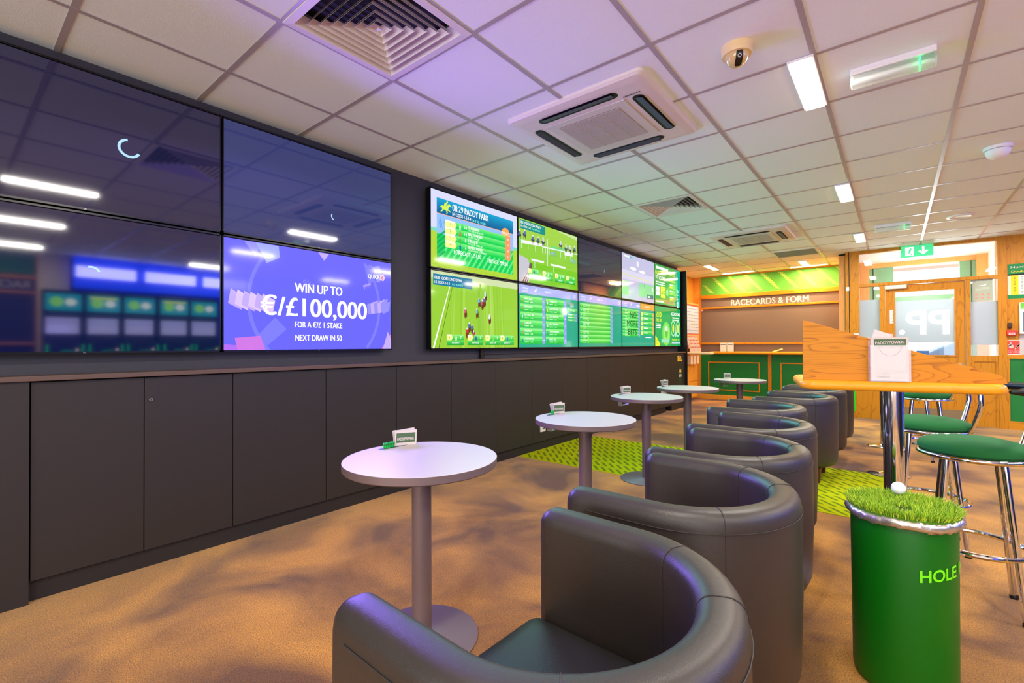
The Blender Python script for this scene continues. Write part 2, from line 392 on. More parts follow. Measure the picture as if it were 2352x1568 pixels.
# glass
def glassmat():
    m = bpy.data.materials.new('clear_glass'); m.use_nodes = True; nt = m.node_tree; nt.nodes.clear(); L = nt.links.new
    o = nt.nodes.new('ShaderNodeOutputMaterial'); t = nt.nodes.new('ShaderNodeBsdfTransparent'); g = nt.nodes.new('ShaderNodeBsdfGlossy'); g.inputs['Roughness'].default_value = .02
    t.inputs[0].default_value = (.95, .98, .97, 1)
    mx = nt.nodes.new('ShaderNodeMixShader'); fr = nt.nodes.new('ShaderNodeFresnel'); fr.inputs[0].default_value = 1.5
    L(fr.outputs[0], mx.inputs[0]); L(t.outputs[0], mx.inputs[1]); L(g.outputs[0], mx.inputs[2]); L(mx.outputs[0], o.inputs[0]); return m
GLASS = glassmat()
def filmmat():
    m = bpy.data.materials.new('frosted_film'); m.use_nodes = True; nt = m.node_tree; nt.nodes.clear(); L = nt.links.new
    o = nt.nodes.new('ShaderNodeOutputMaterial'); t = nt.nodes.new('ShaderNodeBsdfTranslucent'); d = nt.nodes.new('ShaderNodeBsdfDiffuse')
    t.inputs[0].default_value = (.66, .72, .76, 1); d.inputs[0].default_value = (.7, .74, .78, 1)
    mx = nt.nodes.new('ShaderNodeMixShader'); mx.inputs[0].default_value = .4
    L(t.outputs[0], mx.inputs[1]); L(d.outputs[0], mx.inputs[2]); L(mx.outputs[0], o.inputs[0]); return m
FILM = filmmat()
f = MB(); f.box(-.43, 1.083, FW+.04, FW+.046, 2.08, 2.556, GLASS); o = struct(f, 'window_1')
f = MB(); f.box(-.43, -.18, FW+.04, FW+.046, .985, 2.036, GLASS); f.box(-.43, -.18, FW+.035, FW+.0395, 1.247, 1.83, FILM); struct(f, 'window_2')
f = MB(); f.box(.815, 1.083, FW+.04, FW+.046, .98, 2.036, GLASS); f.box(.815, 1.083, FW+.035, FW+.0395, 1.13, 1.73, FILM); struct(f, 'window_3')
# door leaf
f = MB()
f.box(-.108, 0, FW+.02, FW+.065, .01, 2.03, DW); f.box(.655, .765, FW+.02, FW+.065, .01, 2.03, DW)
f.box(0, .655, FW+.02, FW+.065, 1.925, 2.03, DW); f.box(0, .655, FW+.02, FW+.065, .01, .985, DW)
frame(f, -.02, .675, .965, 1.945, FW+.02, .022, .008, DW)
door = struct(f, 'door_1')
f = MB(); f.box(-.002, .657, FW+.04, FW+.046, .985, 1.925, GLASS); f.build('pane', parent=door)
f = MB(); f.box(-.1, .757, FW+.014, FW+.02, .02, .21, mat('kick_plate', (140, 116, 84), .35, metal=.3)); f.build('kick_plate', parent=door)
f = MB(); f.rbox(-.115, .14, FW-.04, FW+.01, 1.97, 2.03, mat('door_closer_white', (235, 225, 205), .4), r=.012); f.build('door_closer', parent=door)
c = CV((-.06, FW+.0155, 1.46), X3, Z3); c.rect(0, 0, .045, .2, STEEL, 0)
for k, ch in enumerate('PUSH'): c.text(ch, .0225, .155-k*.045, .026, CHARD, 1)
c.build('push_plate', parent=door)
f = MB(); f.box(-.1, -.025, FW+.012, FW+.02, 1.21, 1.30, mat('lilac_plate', (206, 184, 196), .5)); f.build('lock_plate', parent=door)
# frosted film with clear letters PP. reading right from outside
cm = MB(); cm.box(.002, .653, FW+.034, FW+.0385, 1.175, 1.787, FILM); film = cm.build('frosted_film', parent=door)
cut = CV((.655, FW+.03, 1.285), (-1, 0, 0), Z3, dz=1)
vs, fs = fontmesh('P', 1/.70, .05, 6)
def letter(ch, u, w, h):
    cu = bpy.data.curves.new('t', 'FONT'); cu.body = ch; cu.size = 1; cu.offset = .03; cu.extrude = .2; cu.resolution_u = 6
    o = bpy.data.objects.new('t', cu); me = bpy.data.meshes.new_from_object(o)
    x0 = min(v.co.x for v in me.vertices); x1 = max(v.co.x for v in me.vertices); y0 = min(v.co.y for v in me.vertices); y1 = max(v.co.y for v in me.vertices)
    M = Matrix(((-w/(x1-x0), 0, 0, u), (0, 0, -.1, FW+.036), (0, h/(y1-y0), 0, 1.285), (0, 0, 0, 1)))
    base = Matrix.Translation((-x0, -y0, 0))
    me.transform(M @ base); me.flip_normals() if M.to_3x3().determinant() < 0 else None
    o2 = bpy.data.objects.new('cut', me); COL.objects.link(o2); bpy.data.objects.remove(o); return o2
cuts = [letter('P', .605, .235, .355), letter('P', .355, .235, .355), letter('.', .115, .07, .075)]
for q in cuts:
    b = film.modifiers.new('b', 'BOOLEAN'); b.operation = 'DIFFERENCE'; b.solver = 'EXACT'; b.object = q
dg = bpy.context.evaluated_depsgraph_get(); nm = bpy.data.meshes.new_from_object(film.evaluated_get(dg))
film.modifiers.clear(); film.data = nm
for q in cuts: bpy.data.objects.remove(q)
# entrance lobby behind the door wall
ORW = wood('lobby_veneer', (246, 168, 96), (232, 140, 66), 2); PINKW = mat('lobby_white_paint', (250, 232, 226), .6); VGREEN = mat('lobby_green_frame', (110, 160, 122), .5)
f = MB(); f.box(-.7, -.5, 9.24, 12.0, 0, CH, ORW); f.box(-.5, -.35, 10.3, 10.6, 0, CH, ORW); struct(f, 'wall_lobby_left')
f = MB(); f.box(1.15, 1.3, 9.24, 12.0, 0, CH, PINKW); f.box(1.02, 1.15, 10.5, 10.75, 0, CH, ORW); f.box(1.12, 1.15, 9.6, 9.64, 0, CH, ORW); struct(f, 'wall_lobby_right')
f = MB(); f.box(-.7, 1.3, 9.24, 12, CH-.02, CH+.1, PINKW); struct(f, 'ceiling')
f = MB(); f.box(-.7, 1.3, 9.24, 12.0, -.1, 0.004, mat('lobby_tiles', (150, 140, 130), .5)); struct(f, 'floor')
f = MB(); f.box(-.35, -.013, 10.6, 10.75, 0, 2.5, VGREEN); f.box(.83, 1.02, 10.6, 10.75, 0, 2.5, VGREEN)
f.box(-.35, 1.02, 10.58, 10.75, 2.5, CH, ORW); f.box(-.013, .83, 10.6, 10.7, 1.85, 1.97, VGREEN)
f.box(-.30, -.29, 10.59, 10.6, 0, 2.5, CHARD); f.box(.96, .965, 10.59, 10.6, 0, 2.5, CHARD)
struct(f, 'trim_6')
# street outside
f = MB(); f.box(-30, 34, 12, 60, -.25, -.12, mat('street_paving', (200, 200, 200), .8)); struct(f, 'ground')

# ================================================================== DISPLAYS
SW, SH = 1.204, .700
def tv(name_label, y0, z0, paint, group, tilt=0):
    t = thing('display_screen', name_label, 'screen', (-3.16, y0, z0), 0, group)
    f = MB(); f.rbox(.025, .083, .004, SW-.002, .004, SH-.002, BEZ, r=.006, n=2); f.box(.024, .03, .3, .9, .15, .55, BLACK)
    f.build('housing', parent=t)
    c = CV((.0895, .010, .012), Y3, Z3, k=(SW-.018)/160)
    paint(c)
    b = MB(); b.v, b.f, b.m, b.sm, b.mats = c.v, c.f, c.m, c.sm, c.mats
    b.build('screen', parent=t)
    g = MB(); fr = [(0.0, .0105, .0, SH), (SW-.0105, SW-.001, .0, SH)]
    g.box(.08, .0905, .003, .010, .003, SH-.003, BEZ); g.box(.08, .0905, SW-.009, SW-.002, .003, SH-.003, BEZ)
    g.box(.08, .0905, .003, SW-.002, .003, .013, BEZ); g.box(.08, .0905, .003, SW-.002, SH-.012, SH-.003, BEZ)
    lg = CV((.0908, SW/2, .005), Y3, Z3); lg.text('LG', 0, 0, .006, STEEL, 0)
    g.add(lg.v, lg.f, STEEL)
    g.build('bezel', parent=t)
    return t
DKV = 88.9
def WH(k=(255, 255, 255)): return E(k, True)
def dark(rgb, spin):
    def p(c):
        c.rect(0, 0, 160, 90.5, mat('dark_panel_%d' % rgb[0], (2, 2, 4), .045, spec=1, emis=1, ecol=rgb, ior=1.52), 0)
        u, v, r, a0, a1 = spin
        c.ring(u, v, r*.75, r, E((180, 225, 255), True), 1, a0, a1, 18)
    return p
def quick(c):
    bg = E((108, 104, 255)); c.rect(0, 0, 160, 90.5, bg, 0)
    lt = E((128, 126, 255), True); l2 = E((150, 146, 252), True); pk = E((196, 172, 246), True); mg = E((206, 120, 226), True); p2 = E((222, 196, 250), True)
    c.ring(82, 42, 62, 65, lt, 1, radians(136), radians(222), 30); c.ring(82, 42, 62, 65, lt, 1, radians(-40), radians(44), 30)
    for k in range(6):
        c.poly([(3+k*5, 38-k*.4), (13+k*5, 33-k*.4), (15+k*5, 44-k*.3), (5+k*5, 50-k*.5)], (p2 if k % 2 else pk), 2+k)
    for k in range(5):
        c.poly([(132+k*4, 35+k*.6), (138+k*4, 36+k*.6), (140+k*4, 49+k), (131+k*4, 45+k*.6)], (pk if k % 2 else l2), 2+k)
    c.poly([(150, 36), (158, 40), (159, 50), (150, 46)], l2, 2)
    c.poly([(15, 90), (24, 78), (27, 87), (26, 90)], l2, 2); c.poly([(24, 90), (33, 74), (44, 80), (43, 90)], E((160, 170, 255), True), 3)
    c.poly([(79, 90), (85, 83), (90, 90)], pk, 2)
    c.poly([(10, 0), (8, 10), (28, 12), (32, 0)], mg, 2); c.poly([(0, 0), (0, 5), (9, 4), (10, 0)], E((180, 110, 240), True), 2)
    c.poly([(20, 6), (40, 28), (50, 18), (34, 4)], lt, 1)
    c.poly([(148, 0), (160, 16), (160, 0)], E((226, 130, 226), True), 2); c.poly([(150, 0), (156, 18), (160, 10), (160, 0)], pk, 3)
    c.poly([(128, 84), (133, 66), (140, 70), (137, 86)], lt, 2); c.poly([(137, 84), (143, 68), (150, 72), (146, 86)], l2, 2)
    W = WH()
    c.text('WIN UP TO', 80, 51.5, 8.2, W, 12, w=46, bold=.04, res=8)
    c.text('€/£100,000', 79, 30, 16.5, W, 12, w=102, bold=.035, res=10)
    c.text('FOR A €/£ 1 STAKE', 80, 20, 5.2, W, 12, w=46, bold=.035)
    c.text('NEXT DRAW IN 50', 80, 8, 5.4, W, 12, w=45, bold=.035)
    c.text('QUICK', 139, 72, 4.2, W, 12, w=14, bold=.035); c.ell(149, 74, 3.4, 3.8, E((248, 200, 230), True), 12, 5); c.text('6', 149, 72.2, 3.6, E((170, 60, 160), True), 13)
    c.text('PPPP', 132, 62, 4, pk, 6, w=9, rot=.4); c.text('////', 68, 59, 4, l2, 6, w=9, rot=-.5)
def jersey(c, u, v, s, col, l):
    c.poly([(u-s*.45, v-s), (u+s*.45, v-s), (u+s*.3, v+s*.1), (u+s*.55, v-s*.25), (u+s*.6, v), (u+s*.2, v+s*.5), (u-s*.2, v+s*.5), (u-s*.6, v), (u-s*.55, v-s*.25), (u-s*.3, v+s*.1)], E(col, True), l); c.ell(u, v+s*.8, s*.22, s*.28, E(col, True), l)
def bar(c, u0, v0, u1, v1, l, hi=(112, 232, 118), lo=(10, 208, 76), n=4):
    for k in range(n):
        t = k/(n-1); col = tuple(int(lo[i]+(hi[i]-lo[i])*t/4)*1 if False else int(lo[i]+(hi[i]-lo[i])*t) for i in range(3))
        c.rect(u0, v0+(v1-v0)*k/n, u1, v0+(v1-v0)*(k+1)/n, E(col), l)
def tag_arrow(c, u0, v0, u1, v1, l, num):
    c.poly([(u0, v0), (u1-3, v0), (u1, (v0+v1)/2), (u1-3, v1), (u0, v1)], E((238, 246, 150), True), l)
    c.rect(u0, v1-(v1-v0)*.3, u1-3.2, v1, E((250, 252, 215), True), l+1); c.text(str(num), (u0+u1)/2-1, v0+(v1-v0)*.3, (v1-v0)*.4, E((150, 140, 60), True), l+2)
def paddy(c):
    c.rect(0, 46, 160, 90.5, E((214, 216, 255)), 0); c.rect(0, 0, 160, 46, E((176, 212, 58)), 0)
    for k in range(60): c.ell(random.uniform(1, 159), random.uniform(.5, 7), .8, .35, E((140, 170, 30), True), 1, 6)
    c.rect(0, 42, 160, 46, E((120, 215, 190), True), 1)
    n = 7
    for k in range(n):
        t = k/(n-1); c.rect(9, 64+18*k/n, 151, 64+18*(k+1)/n, E((int(0+10*t), int(96+62*t), int(150+56*t))), 2)
    c.rect(9, 34, 151, 64, E((146, 190, 246)), 2); c.rect(9, 7, 151, 40, E((0, 205, 84)), 3)
    for k in range(15):
        u = 9+k*9.6; c.poly([(u, 7), (min(u+3.6, 151), 7), (min(u+3.6+24, 151), 7+min(31, max(0, 151-u-3.6)*1.3)), (min(u+24, 151), 7+min(31, (151-u)*1.3))], E((96, 232, 140), True), 4)
    for k in range(5): c.poly([(9, 9+k*6), (9, 12+k*6), (22, 22+k*6), (22, 19+k*6)], E((0, 170, 90), True), 5)
    random.seed(3)
    for u in (16, 22, 28, 40, 68, 78, 102, 108, 134, 142):
        for j in range(9):
            x = u+random.uniform(-3, 3); y = random.uniform(38, 54); c.poly([(x-.5, y), (x+.5, y), (x+random.uniform(-1, 2), y+7)], E((70, 150, 226), True), 4)
    c.rect(9, 63.4, 151, 64.1, E((255, 170, 120), True), 5)
    yl = E((208, 240, 90), True)
    hp = [(0, .45), (.12, .55), (.25, .62), (.45, .60), (.6, .66), (.72, .82), (.80, .86), (.98, .70), (.95, .64), (.82, .68), (.74, .55), (.70, .42), (.85, .35), (.92, .25), (.86, .24), (.78, .31), (.62, .32), (.66, .18), (.60, .05), (.54, .06), (.58, .18), (.50, .32), (.34, .34), (.28, .22), (.12, .10), (.08, .14), (.20, .26), (.22, .42), (.10, .46)]
    c.poly([(13+u*20, 64.5+v*16) for u, v in reversed(hp)], yl, 7); c.poly([(13+u*20, 64.5+v*16) for u, v in reversed([(.36, .60), (.40, .82), (.55, .90), (.64, .80), (.58, .72), (.50, .60)])], yl, 8); c.ell(25.4, 79.6, 1.3, 1.3, yl, 9, 12)
    W = WH()
    c.text('08:29', 34, 71.5, 8, W, 7, w=18, al='l'); c.text('PADDY PARK', 55, 71.5, 7.6, W, 7, w=44, al='l', bold=.04)
    c.text('1/4 ODDS 1-2-3-4', 34, 65.6, 4, W, 7, w=32, al='l', bold=.03); c.text('1m 2f  ALL 16 RUN', 69, 65.2, 3.3, E((130, 255, 230), True), 7, w=24, al='l', bold=.02)
    c.ring(134, 60, 0, 9.4, E((255, 168, 84), True), 7, 0, pi, 20); c.rect(125, 57.5, 143, 60.5, E((255, 188, 110), True), 7); c.text('RESULTS', 134, 60.6, 3.2, W, 8, w=14)
    rows = [('10', 'SUNSHINE', 'TIM HOLLINGWOOD', (225, 255, 225), '20'), ('14', 'BALTI NIGHT', 'DOUG HARDIE', (240, 70, 40), '11'), ('8', 'DELIGHT', 'MARIUS LISELLE', (90, 170, 60), '20'), ('2', 'BENDY WENDY', 'ALEXANDER STEPHENS', (40, 60, 200), '5')]
    for k, (a, b, d, j, o) in enumerate(rows):
        v1 = 58.5-k*8.2; v0 = v1-8.1; bar(c, 40, v0, 137, v1, 8)
        tag_arrow(c, 22, v0, 41, v1, 9, k+1); jersey(c, 46.5, v0+3.6, 3.2, j, 12)
        c.text(a, 56, v0+2.4, 4, W, 12); c.text(b, 61, v0+3.7, 3.6, W, 12, al='l', w=len(b)*2.5, bold=.035); c.text(d, 61, v0+.7, 2.2, W, 12, al='l', w=len(d)*1.85, bold=.0)
        c.rect(133, v0, 144, v1, E((255, 150, 96), True), 10); c.text(o, 138.5, v0+2.6, 3, W, 12, bold=.03)
    c.text('FORECAST: 351.50', 60, 19.5, 5.2, W, 12, w=48, bold=.02); c.text('TRICAST: 7992.34', 117, 17.3, 5.0, W, 12, w=42, bold=.03)
def cards(c, us, v, w, names, nums, cols):
    for k, u in enumerate(us):
        bar(c, u, v, u+w, v+7, 6, (140, 235, 120), (40, 200, 70)); bar(c, u, v-6, u+w, v-.3, 6, (90, 215, 100), (10, 170, 60))
        tag_arrow(c, u, v, u+w*.36, v+7, 8, k+1); jersey(c, u+w*.52, v+2.8, 2.8, cols[k], 11)
        c.text(nums[k], u+w*.8, v+2, 3.4, WH(), 11); c.text(names[k], u+w*.5, v-4, 2, WH(), 11, w=w*.45)
def denton(c):
    c.rect(0, 0, 160, 90.5, E((160, 208, 72)), 0); c.rect(0, 30, 160, 60, E((140, 204, 56)), 1); c.rect(0, 0, 160, 30, E((120, 200, 34)), 1)
    c.poly([(90, 90), (160, 84), (160, 90)], E((200, 225, 160), True), 1)
    t = E((16, 142, 136), True); c.rect(3, 76, 66, 89, t, 3); c.text('08:29 DENTON PINES', 5, 83.2, 4, WH(), 5, w=49, al='l', bold=.03); c.text('1/5 ODDS 1-2-3', 5, 78.5, 3, WH(), 5, w=24, al='l', bold=.03); c.text('3m 3f  8 RUN', 33, 78.5, 2.7, E((150, 255, 225), True), 5, w=19, al='l')
    w = WH((236, 240, 236))
    c.poly([(6, 55), (61, 58), (61, 62), (6, 60)], w, 4); c.poly([(0, 58), (6, 58), (6, 60), (0, 61)], E((110, 220, 130), True), 4)
    c.poly([(80, 57), (120, 58), (120, 64), (80, 63)], E((110, 214, 120), True), 4); c.poly([(61, 57), (160, 60), (160, 61.5), (61, 59)], w, 5); c.poly([(120, 54), (145, 55), (145, 61), (120, 61)], w, 4)
    for u in (6, 22, 40, 58, 66, 72, 76, 108, 122, 138): c.rect(u, 48, u+.9, 58, w, 3)
    for u, v in ((2, 66), (14, 68), (34, 64), (47, 64), (60, 65), (108, 68), (124, 65), (136, 65), (150, 66)):
        c.ell(u, v, 4.5, 2.6, E((70, 70, 90), True), 6, 12); c.ell(u+.5, v+3.2, 2.6, 3, E((90, 110, 170) if u % 4 else (200, 205, 220), True), 7, 12); c.ell(u, v+6.2, 1.6, 1.5, E((225, 228, 235), True), 8, 10); c.ell(u-2, v-3.5, .8, 2.6, E((60, 60, 70), True), 6, 8); c.ell(u+2, v-3.5, .8, 2.6, E((60, 60, 70), True), 6, 8)
    for u, v in ((88, 51), (146, 47)): c.ell(u, v, 10, 4, E((130, 190, 120), True), 3, 14); c.ell(u-3, v+1, 5, 2, E((150, 190, 190), True), 4, 12)
    c.rect(71, 30, 72, 72, w, 6)
    for u0, u1, v in ((30, 62, 33), (80, 122, 32)): c.rect(u0, v, u1, v+3, w, 6); c.rect(u0+8, v-10, u0+9, v, w, 5)
    c.poly([(0, 0), (0, 38), (22, 34), (30, 20), (20, 0)], E((196, 196, 206), True), 4); c.poly([(6, 0), (22, 16), (26, 30), (32, 28), (30, 10), (20, 0)], E((110, 90, 80), True), 5)
    for k in range(4): c.poly([(6+k*5, 0), (8+k*5, 0), (20+k*3, 16), (19+k*3, 16)], E((230, 200, 200), True), 6)
    cards(c, (22, 58, 92, 124), 14, 28, ('DANCER', 'STARLIT', 'MIRAGE', 'THUNDER'), ('4', '7', '10', '3'), ((40, 70, 180), (220, 240, 220), (220, 240, 220), (60, 190, 80)))
def gordon(c):
    c.rect(0, 0, 160, 90.5, E((150, 206, 60)), 0)
    random.seed(11)
    for k in range(26):
        u = random.uniform(20, 158); w = random.uniform(1, 5); c.poly([(u, 0), (u+w, 0), (u+w*.6+(80-u)*.1, 88), (u+(80-u)*.1, 88)], E(random.choice(((166, 214, 84), (140, 198, 50), (176, 218, 104), (150, 200, 80))), True), 1)
    c.rect(0, 82, 160, 90.5, E((205, 220, 170), True), 2)
    w = WH(); c.poly([(2, 0), (4.5, 0), (32, 80), (31, 80)], w, 3); c.poly([(11, 0), (11.8, 0), (35, 78), (34.5, 78)], E((60, 80, 30), True), 3)
    t = E((10, 122, 160), True); c.rect(3, 74, 68, 87, t, 4); c.text('08:30  GORDONSTOWN', 5, 81, 3.6, w, 6, w=44, al='l', bold=.03); c.text('1/5 ODDS 1-2-3', 5, 76, 3, w, 6, w=24, al='l', bold=.03); c.text('1m 2f  ALL 16 RUN', 33, 76, 2.4, E((150, 255, 230), True), 6, w=18, al='l')
    for u, v, col in ((55, 44, (220, 90, 120)), (62, 26, (60, 110, 180)), (58, 19, (200, 60, 60)), (67, 24, (70, 120, 200)), (70, 16, (190, 70, 120)), (76, 44, (120, 190, 190)), (80, 58, (110, 180, 220)), (86, 56, (200, 70, 110)), (90, 60, (90, 100, 190)), (92, 67, (190, 225, 220)), (100, 38, (225, 235, 230))):
        c.ell(u+1.8, v, 1.4, 6, E((70, 70, 40), True), 5, 12, .15); c.ell(u, v-2, 1.5, 5.5, E((120, 50, 40), True), 6, 12); c.ell(u, v+2, 1.9, 2.7, E(col, True), 7, 10); c.ell(u, v+5, 1.1, 1.4, E((230, 235, 240), True), 8, 8)
    cards(c, (24, 59, 92, 122), 9.5, 29, ('CHIMPY', 'PINNER', 'ANYA', 'BRIGHTLY'), ('7', '2', '5', '1'), ((230, 245, 230), (30, 70, 190), (120, 220, 120), (60, 120, 210)))
TEAL = (0, 168, 136)
def header(c, u1=160, t1='UPCOMING', t2='LIMERICK'):
    c.rect(0, 78, u1, 90.5, E((170, 178, 240)), 1); w = WH()
    c.text(t1, 8, 84.5, 2.6, w, 3, w=14, al='l'); c.text('ODDS 8:30', 8, 80.5, 2.4, w, 3, w=14, al='l'); c.ell(40, 84, 2.6, 1.4, w, 3, 10, .4); c.ell(42, 86, 1, 1.6, w, 3, 8)
    c.text(t2, 64, 83, 3, w, 3, w=18, al='l', bold=.03); c.ring(u1-10, 84, 2.2, 3, w, 3, n=14)
def runners(c, u0, u1, v0, v1, n, names, numcol=True):
    h = (v1-v0)/n
    for k in range(n):
        b = v1-(k+1)*h; bar(c, u0, b+.25, u1, b+h-.15, 3, (126, 236, 120), (12, 196, 66), 3)
        c.text(names[k % len(names)], u0+10, b+h*.52, h*.25, WH(), 8, w=min(26, len(names[k % len(names)])*1.9), al='l', bold=.03)
        c.rect(u0+10, b+h*.2, u0+20, b+h*.3, WH((200, 255, 200)), 8); c.rect(u0+24, b+h*.2, u0+30, b+h*.3, WH((200, 255, 200)), 8)
        jersey(c, u0+5, b+h*.45, h*.2, random.choice(((220, 240, 255), (40, 90, 200), (230, 230, 90), (230, 120, 90))), 8)
        if numcol: c.rect(u1-7, b+.25, u1, b+h-.15, E((150, 156, 240), True), 8); c.text(str(2+(k*7) % 19), u1-3.5, b+h*.35, h*.22, WH(), 9)
def list_a(c):
    c.rect(0, 0, 160, 90.5, E(TEAL), 0); header(c)
    nm = ('IRISH JADE', 'SMITHFIELD', 'KATTEGAT BAY', 'CARRIGAN', 'MISSPRINT', 'PETS PERFECT'); runners(c, 3, 64, 5, 75, 6, nm)
    runners(c, 66, 124, 5, 75, 6, ('TARBERT BAY', 'SUNSTONE PARK', 'LADY HERMIONE', 'BALLY SHANNON', 'TWELVE MILE BUSH', 'KERRY FEN'))
    c.text('RACE', 142, 69, 3, WH((255, 170, 170)), 3, w=11); c.text('SHOW', 142, 65.5, 3, WH(), 3, w=11)
    bar(c, 128, 57, 157, 63, 3, (120, 232, 120), (20, 190, 80)); c.text('TOTALS', 142, 59, 2.6, WH(), 8, w=14)
    for k in range(3): bar(c, 128, 51-k*4.4, 157, 54.6-k*4.4, 3, (120, 232, 120), (40, 200, 90)); c.rect(151, 51-k*4.4, 157, 54.6-k*4.4, E((150, 156, 240), True), 8); c.rect(130, 52.4-k*4.4, 142, 53.4-k*4.4, WH(), 8)
def list_b(c):
    c.rect(0, 0, 160, 90.5, E(TEAL), 0); header(c, t2='FAST 64')
    runners(c, 4, 122, 6, 75, 9, ('CHAMPAGNE BAY', 'CASTLE ROCK', 'OTTAWA', 'HIGHFIELD', 'ROSE GARDEN', 'STEAM', 'QUEENSLAND', 'DARKWOOD', 'DIAMOND'))
def list_c(c):
    c.rect(0, 0, 160, 90.5, E(TEAL), 0); header(c, 84, 'RACE', 'VALE'); c.rect(86, 78, 160, 90.5, E((255, 172, 64)), 1); c.text('RESULTS', 122, 83, 3.4, WH(), 3, w=26)
    runners(c, 2, 82, 20, 75, 9, ('LYDIA', 'MOONLIT', 'ROWAN', 'KESTREL'))
    for k, t in enumerate(('NO', 'MORE', 'BETS')): c.text(t, 46 if k else 50, 58-k*17, 11.5, E((6, 60, 14), True), 12, w=(30, 50, 40)[k], bold=.0)
    for k in range(5):
        v = 66-k*10; bar(c, 92, v-2, 152, v+6.5, 3, (120, 232, 120), (10, 196, 70)); c.rect(88, v-2, 98, v+6.5, E((235, 245, 120), True), 8); c.rect(149, v-2, 156, v+6.5, E((255, 170, 96), True), 8); c.rect(102, v+1.6, 122, v+3.6, WH(), 8)
    c.rect(110, 18, 140, 20, WH(), 8); c.rect(84.5, 0, 85.3, 78, E((60, 200, 170), True), 8)
def replay(c):
    c.rect(0, 0, 160, 90.5, E((192, 190, 224)), 0); c.rect(0, 40, 160, 58, E((212, 210, 236)), 1)
    c.poly([(0, 48), (160, 44), (160, 45.5), (0, 50)], E((222, 226, 150), True), 3)
    c.rect(0, 8, 30, 36, E((150, 222, 160), True), 2); c.rect(78, 10, 156, 38, E((148, 218, 158), True), 2)
    for u, v in ((52, 64), (96, 62)): c.ell(u, v, 15, 3.2, WH(), 3, 16)
    c.ell(74, 76, 6, 6, E((230, 230, 250), True), 3, 14); c.rect(10, 84, 34, 87, WH(), 4); c.rect(34, 84, 48, 87, E((40, 190, 190), True), 4)
    c.rect(120, 8, 154, 17, E((70, 120, 120), True), 4); c.rect(124, 10, 136, 14, WH(), 5); c.ell(108, 34, 1.2, 4, E((70, 80, 90), True), 4, 10); c.ell(150, 30, 3, 5, WH(), 4, 12)
def both(c):
    c.rect(0, 0, 160, 90.5, E((60, 168, 84)), 0); c.rect(128, 0, 160, 90.5, E((0, 176, 140)), 1); c.rect(8, 80, 80, 86, WH(), 2)
    c.text('BOTH TEAMS', 4, 68, 7.5, E((230, 240, 60), True), 3, w=62, al='l', bold=.04); c.text('TO SCORE', 4, 57, 8, WH(), 3, w=56, al='l', bold=.04)
    for k in range(2): c.rect(6, 49-k*5, 60, 52-k*5, WH((220, 250, 220)), 3)
    c.rect(6, 20, 30, 40, WH(), 3); c.text('1/1', 18, 27, 6, E((30, 140, 60), True), 4, w=14); c.rect(34, 16, 62, 42, E((235, 245, 80), True), 3); c.text('6/5', 48, 24, 9, E((60, 140, 40), True), 4, w=20)
    c.ell(74, 30, 7, 8, E((140, 225, 170), True), 3)
    for k in range(5):
        v = 74-k*15; c.rect(88, v-1, 126, v+9, E((120, 196, 96), True), 2); c.rect(90, v+5.5, 114, v+8, WH(), 3); c.rect(90, v+1, 106, v+3, E((235, 245, 80), True), 3); c.rect(88, v-1.6, 126, v-.8, E((220, 240, 90), True), 3)
    c.rect(4, 3, 124, 12, E((150, 200, 96), True), 2); c.rect(8, 5, 50, 8, WH(), 3); c.ell(74, 8, 10, 4, E((210, 160, 110), True), 3); c.ell(104, 8, 10, 4, E((210, 160, 110), True), 3)
    c.text('BET10', 146, 20, 9, WH(), 4, w=44, rot=radians(90), bold=.02)
def acca(c):
    c.rect(0, 0, 160, 90.5, E((0, 168, 84)), 0); c.rect(0, 0, 92, 90.5, E((16, 176, 92)), 1); c.ell(66, 29, 25, 28, E((110, 224, 90), True), 2, 30); c.ell(66, 29, 17, 22, E((150, 236, 110), True), 3, 30)
    c.text('£10', 8, 66, 12, E((235, 245, 50), True), 5, w=28, al='l', bold=.05); c.text('FREE BET', 6, 56, 6, E((235, 245, 50), True), 5, w=34, al='l', bold=.04)
    for k in range(3): c.rect(6, 49-k*4, 32, 51-k*4, WH(), 5)
    c.text('ACCA CHOICE', 126, 73, 7.5, WH(), 5, w=60, bold=.05)
    for k in range(2): c.rect(104, 66-k*5, 148, 69-k*5, WH((220, 250, 220)), 5)
    c.ring(110, 42, 12, 15, E((170, 240, 180), True), 4, ay=1.3); c.ring(142, 42, 12, 15, E((170, 240, 180), True), 4, ay=1.3)
    c.ell(110, 42, 6, 11, E((225, 240, 90), True), 5, 18); c.ell(142, 42, 6, 11, E((225, 240, 90), True), 5, 18)
    c.ell(66, 30, 9, 11, E((90, 200, 70), True), 5, 18); c.ell(66, 40, 8, 6, E((225, 225, 235), True), 6, 18)
    c.ell(126, 30, 6, 8, E((170, 225, 220), True), 5); c.text('WEEKEND  YES', 126, 13, 4.4, E((225, 245, 70), True), 5, w=50, bold=.03); c.rect(100, 6, 156, 10, E((170, 215, 230), True), 5); c.rect(36, 8, 84, 16, E((150, 225, 190), True), 5)
    c.poly([(0, 0), (0, 24), (12, 18), (24, 8), (26, 0)], E((222, 236, 60), True), 4); c.ring(12, 10, 4, 5, E((150, 200, 50), True), 5, n=16)
G1 = 'large display screens above the left cabinets'; G2 = 'ten display screens of the far bank'
ZT, ZB = 1.822, 1.119
tv('near upper left display showing a blue loading ring on dark screen', -.142, ZT, dark((26, 26, 58), (103, 47, 6.6, radians(100), radians(335))), G1)
tv('display showing a dark screen with blue reflections of gaming machines, left of the purple screen', -.142, ZB, dark((6, 14, 58), (83, 52, 5, radians(20), radians(110))), G1)
tv('blank bluish dark display directly above the purple lottery screen', 1.064, ZT, dark((42, 52, 104), (96, 32, 4, radians(150), radians(250))), G1)
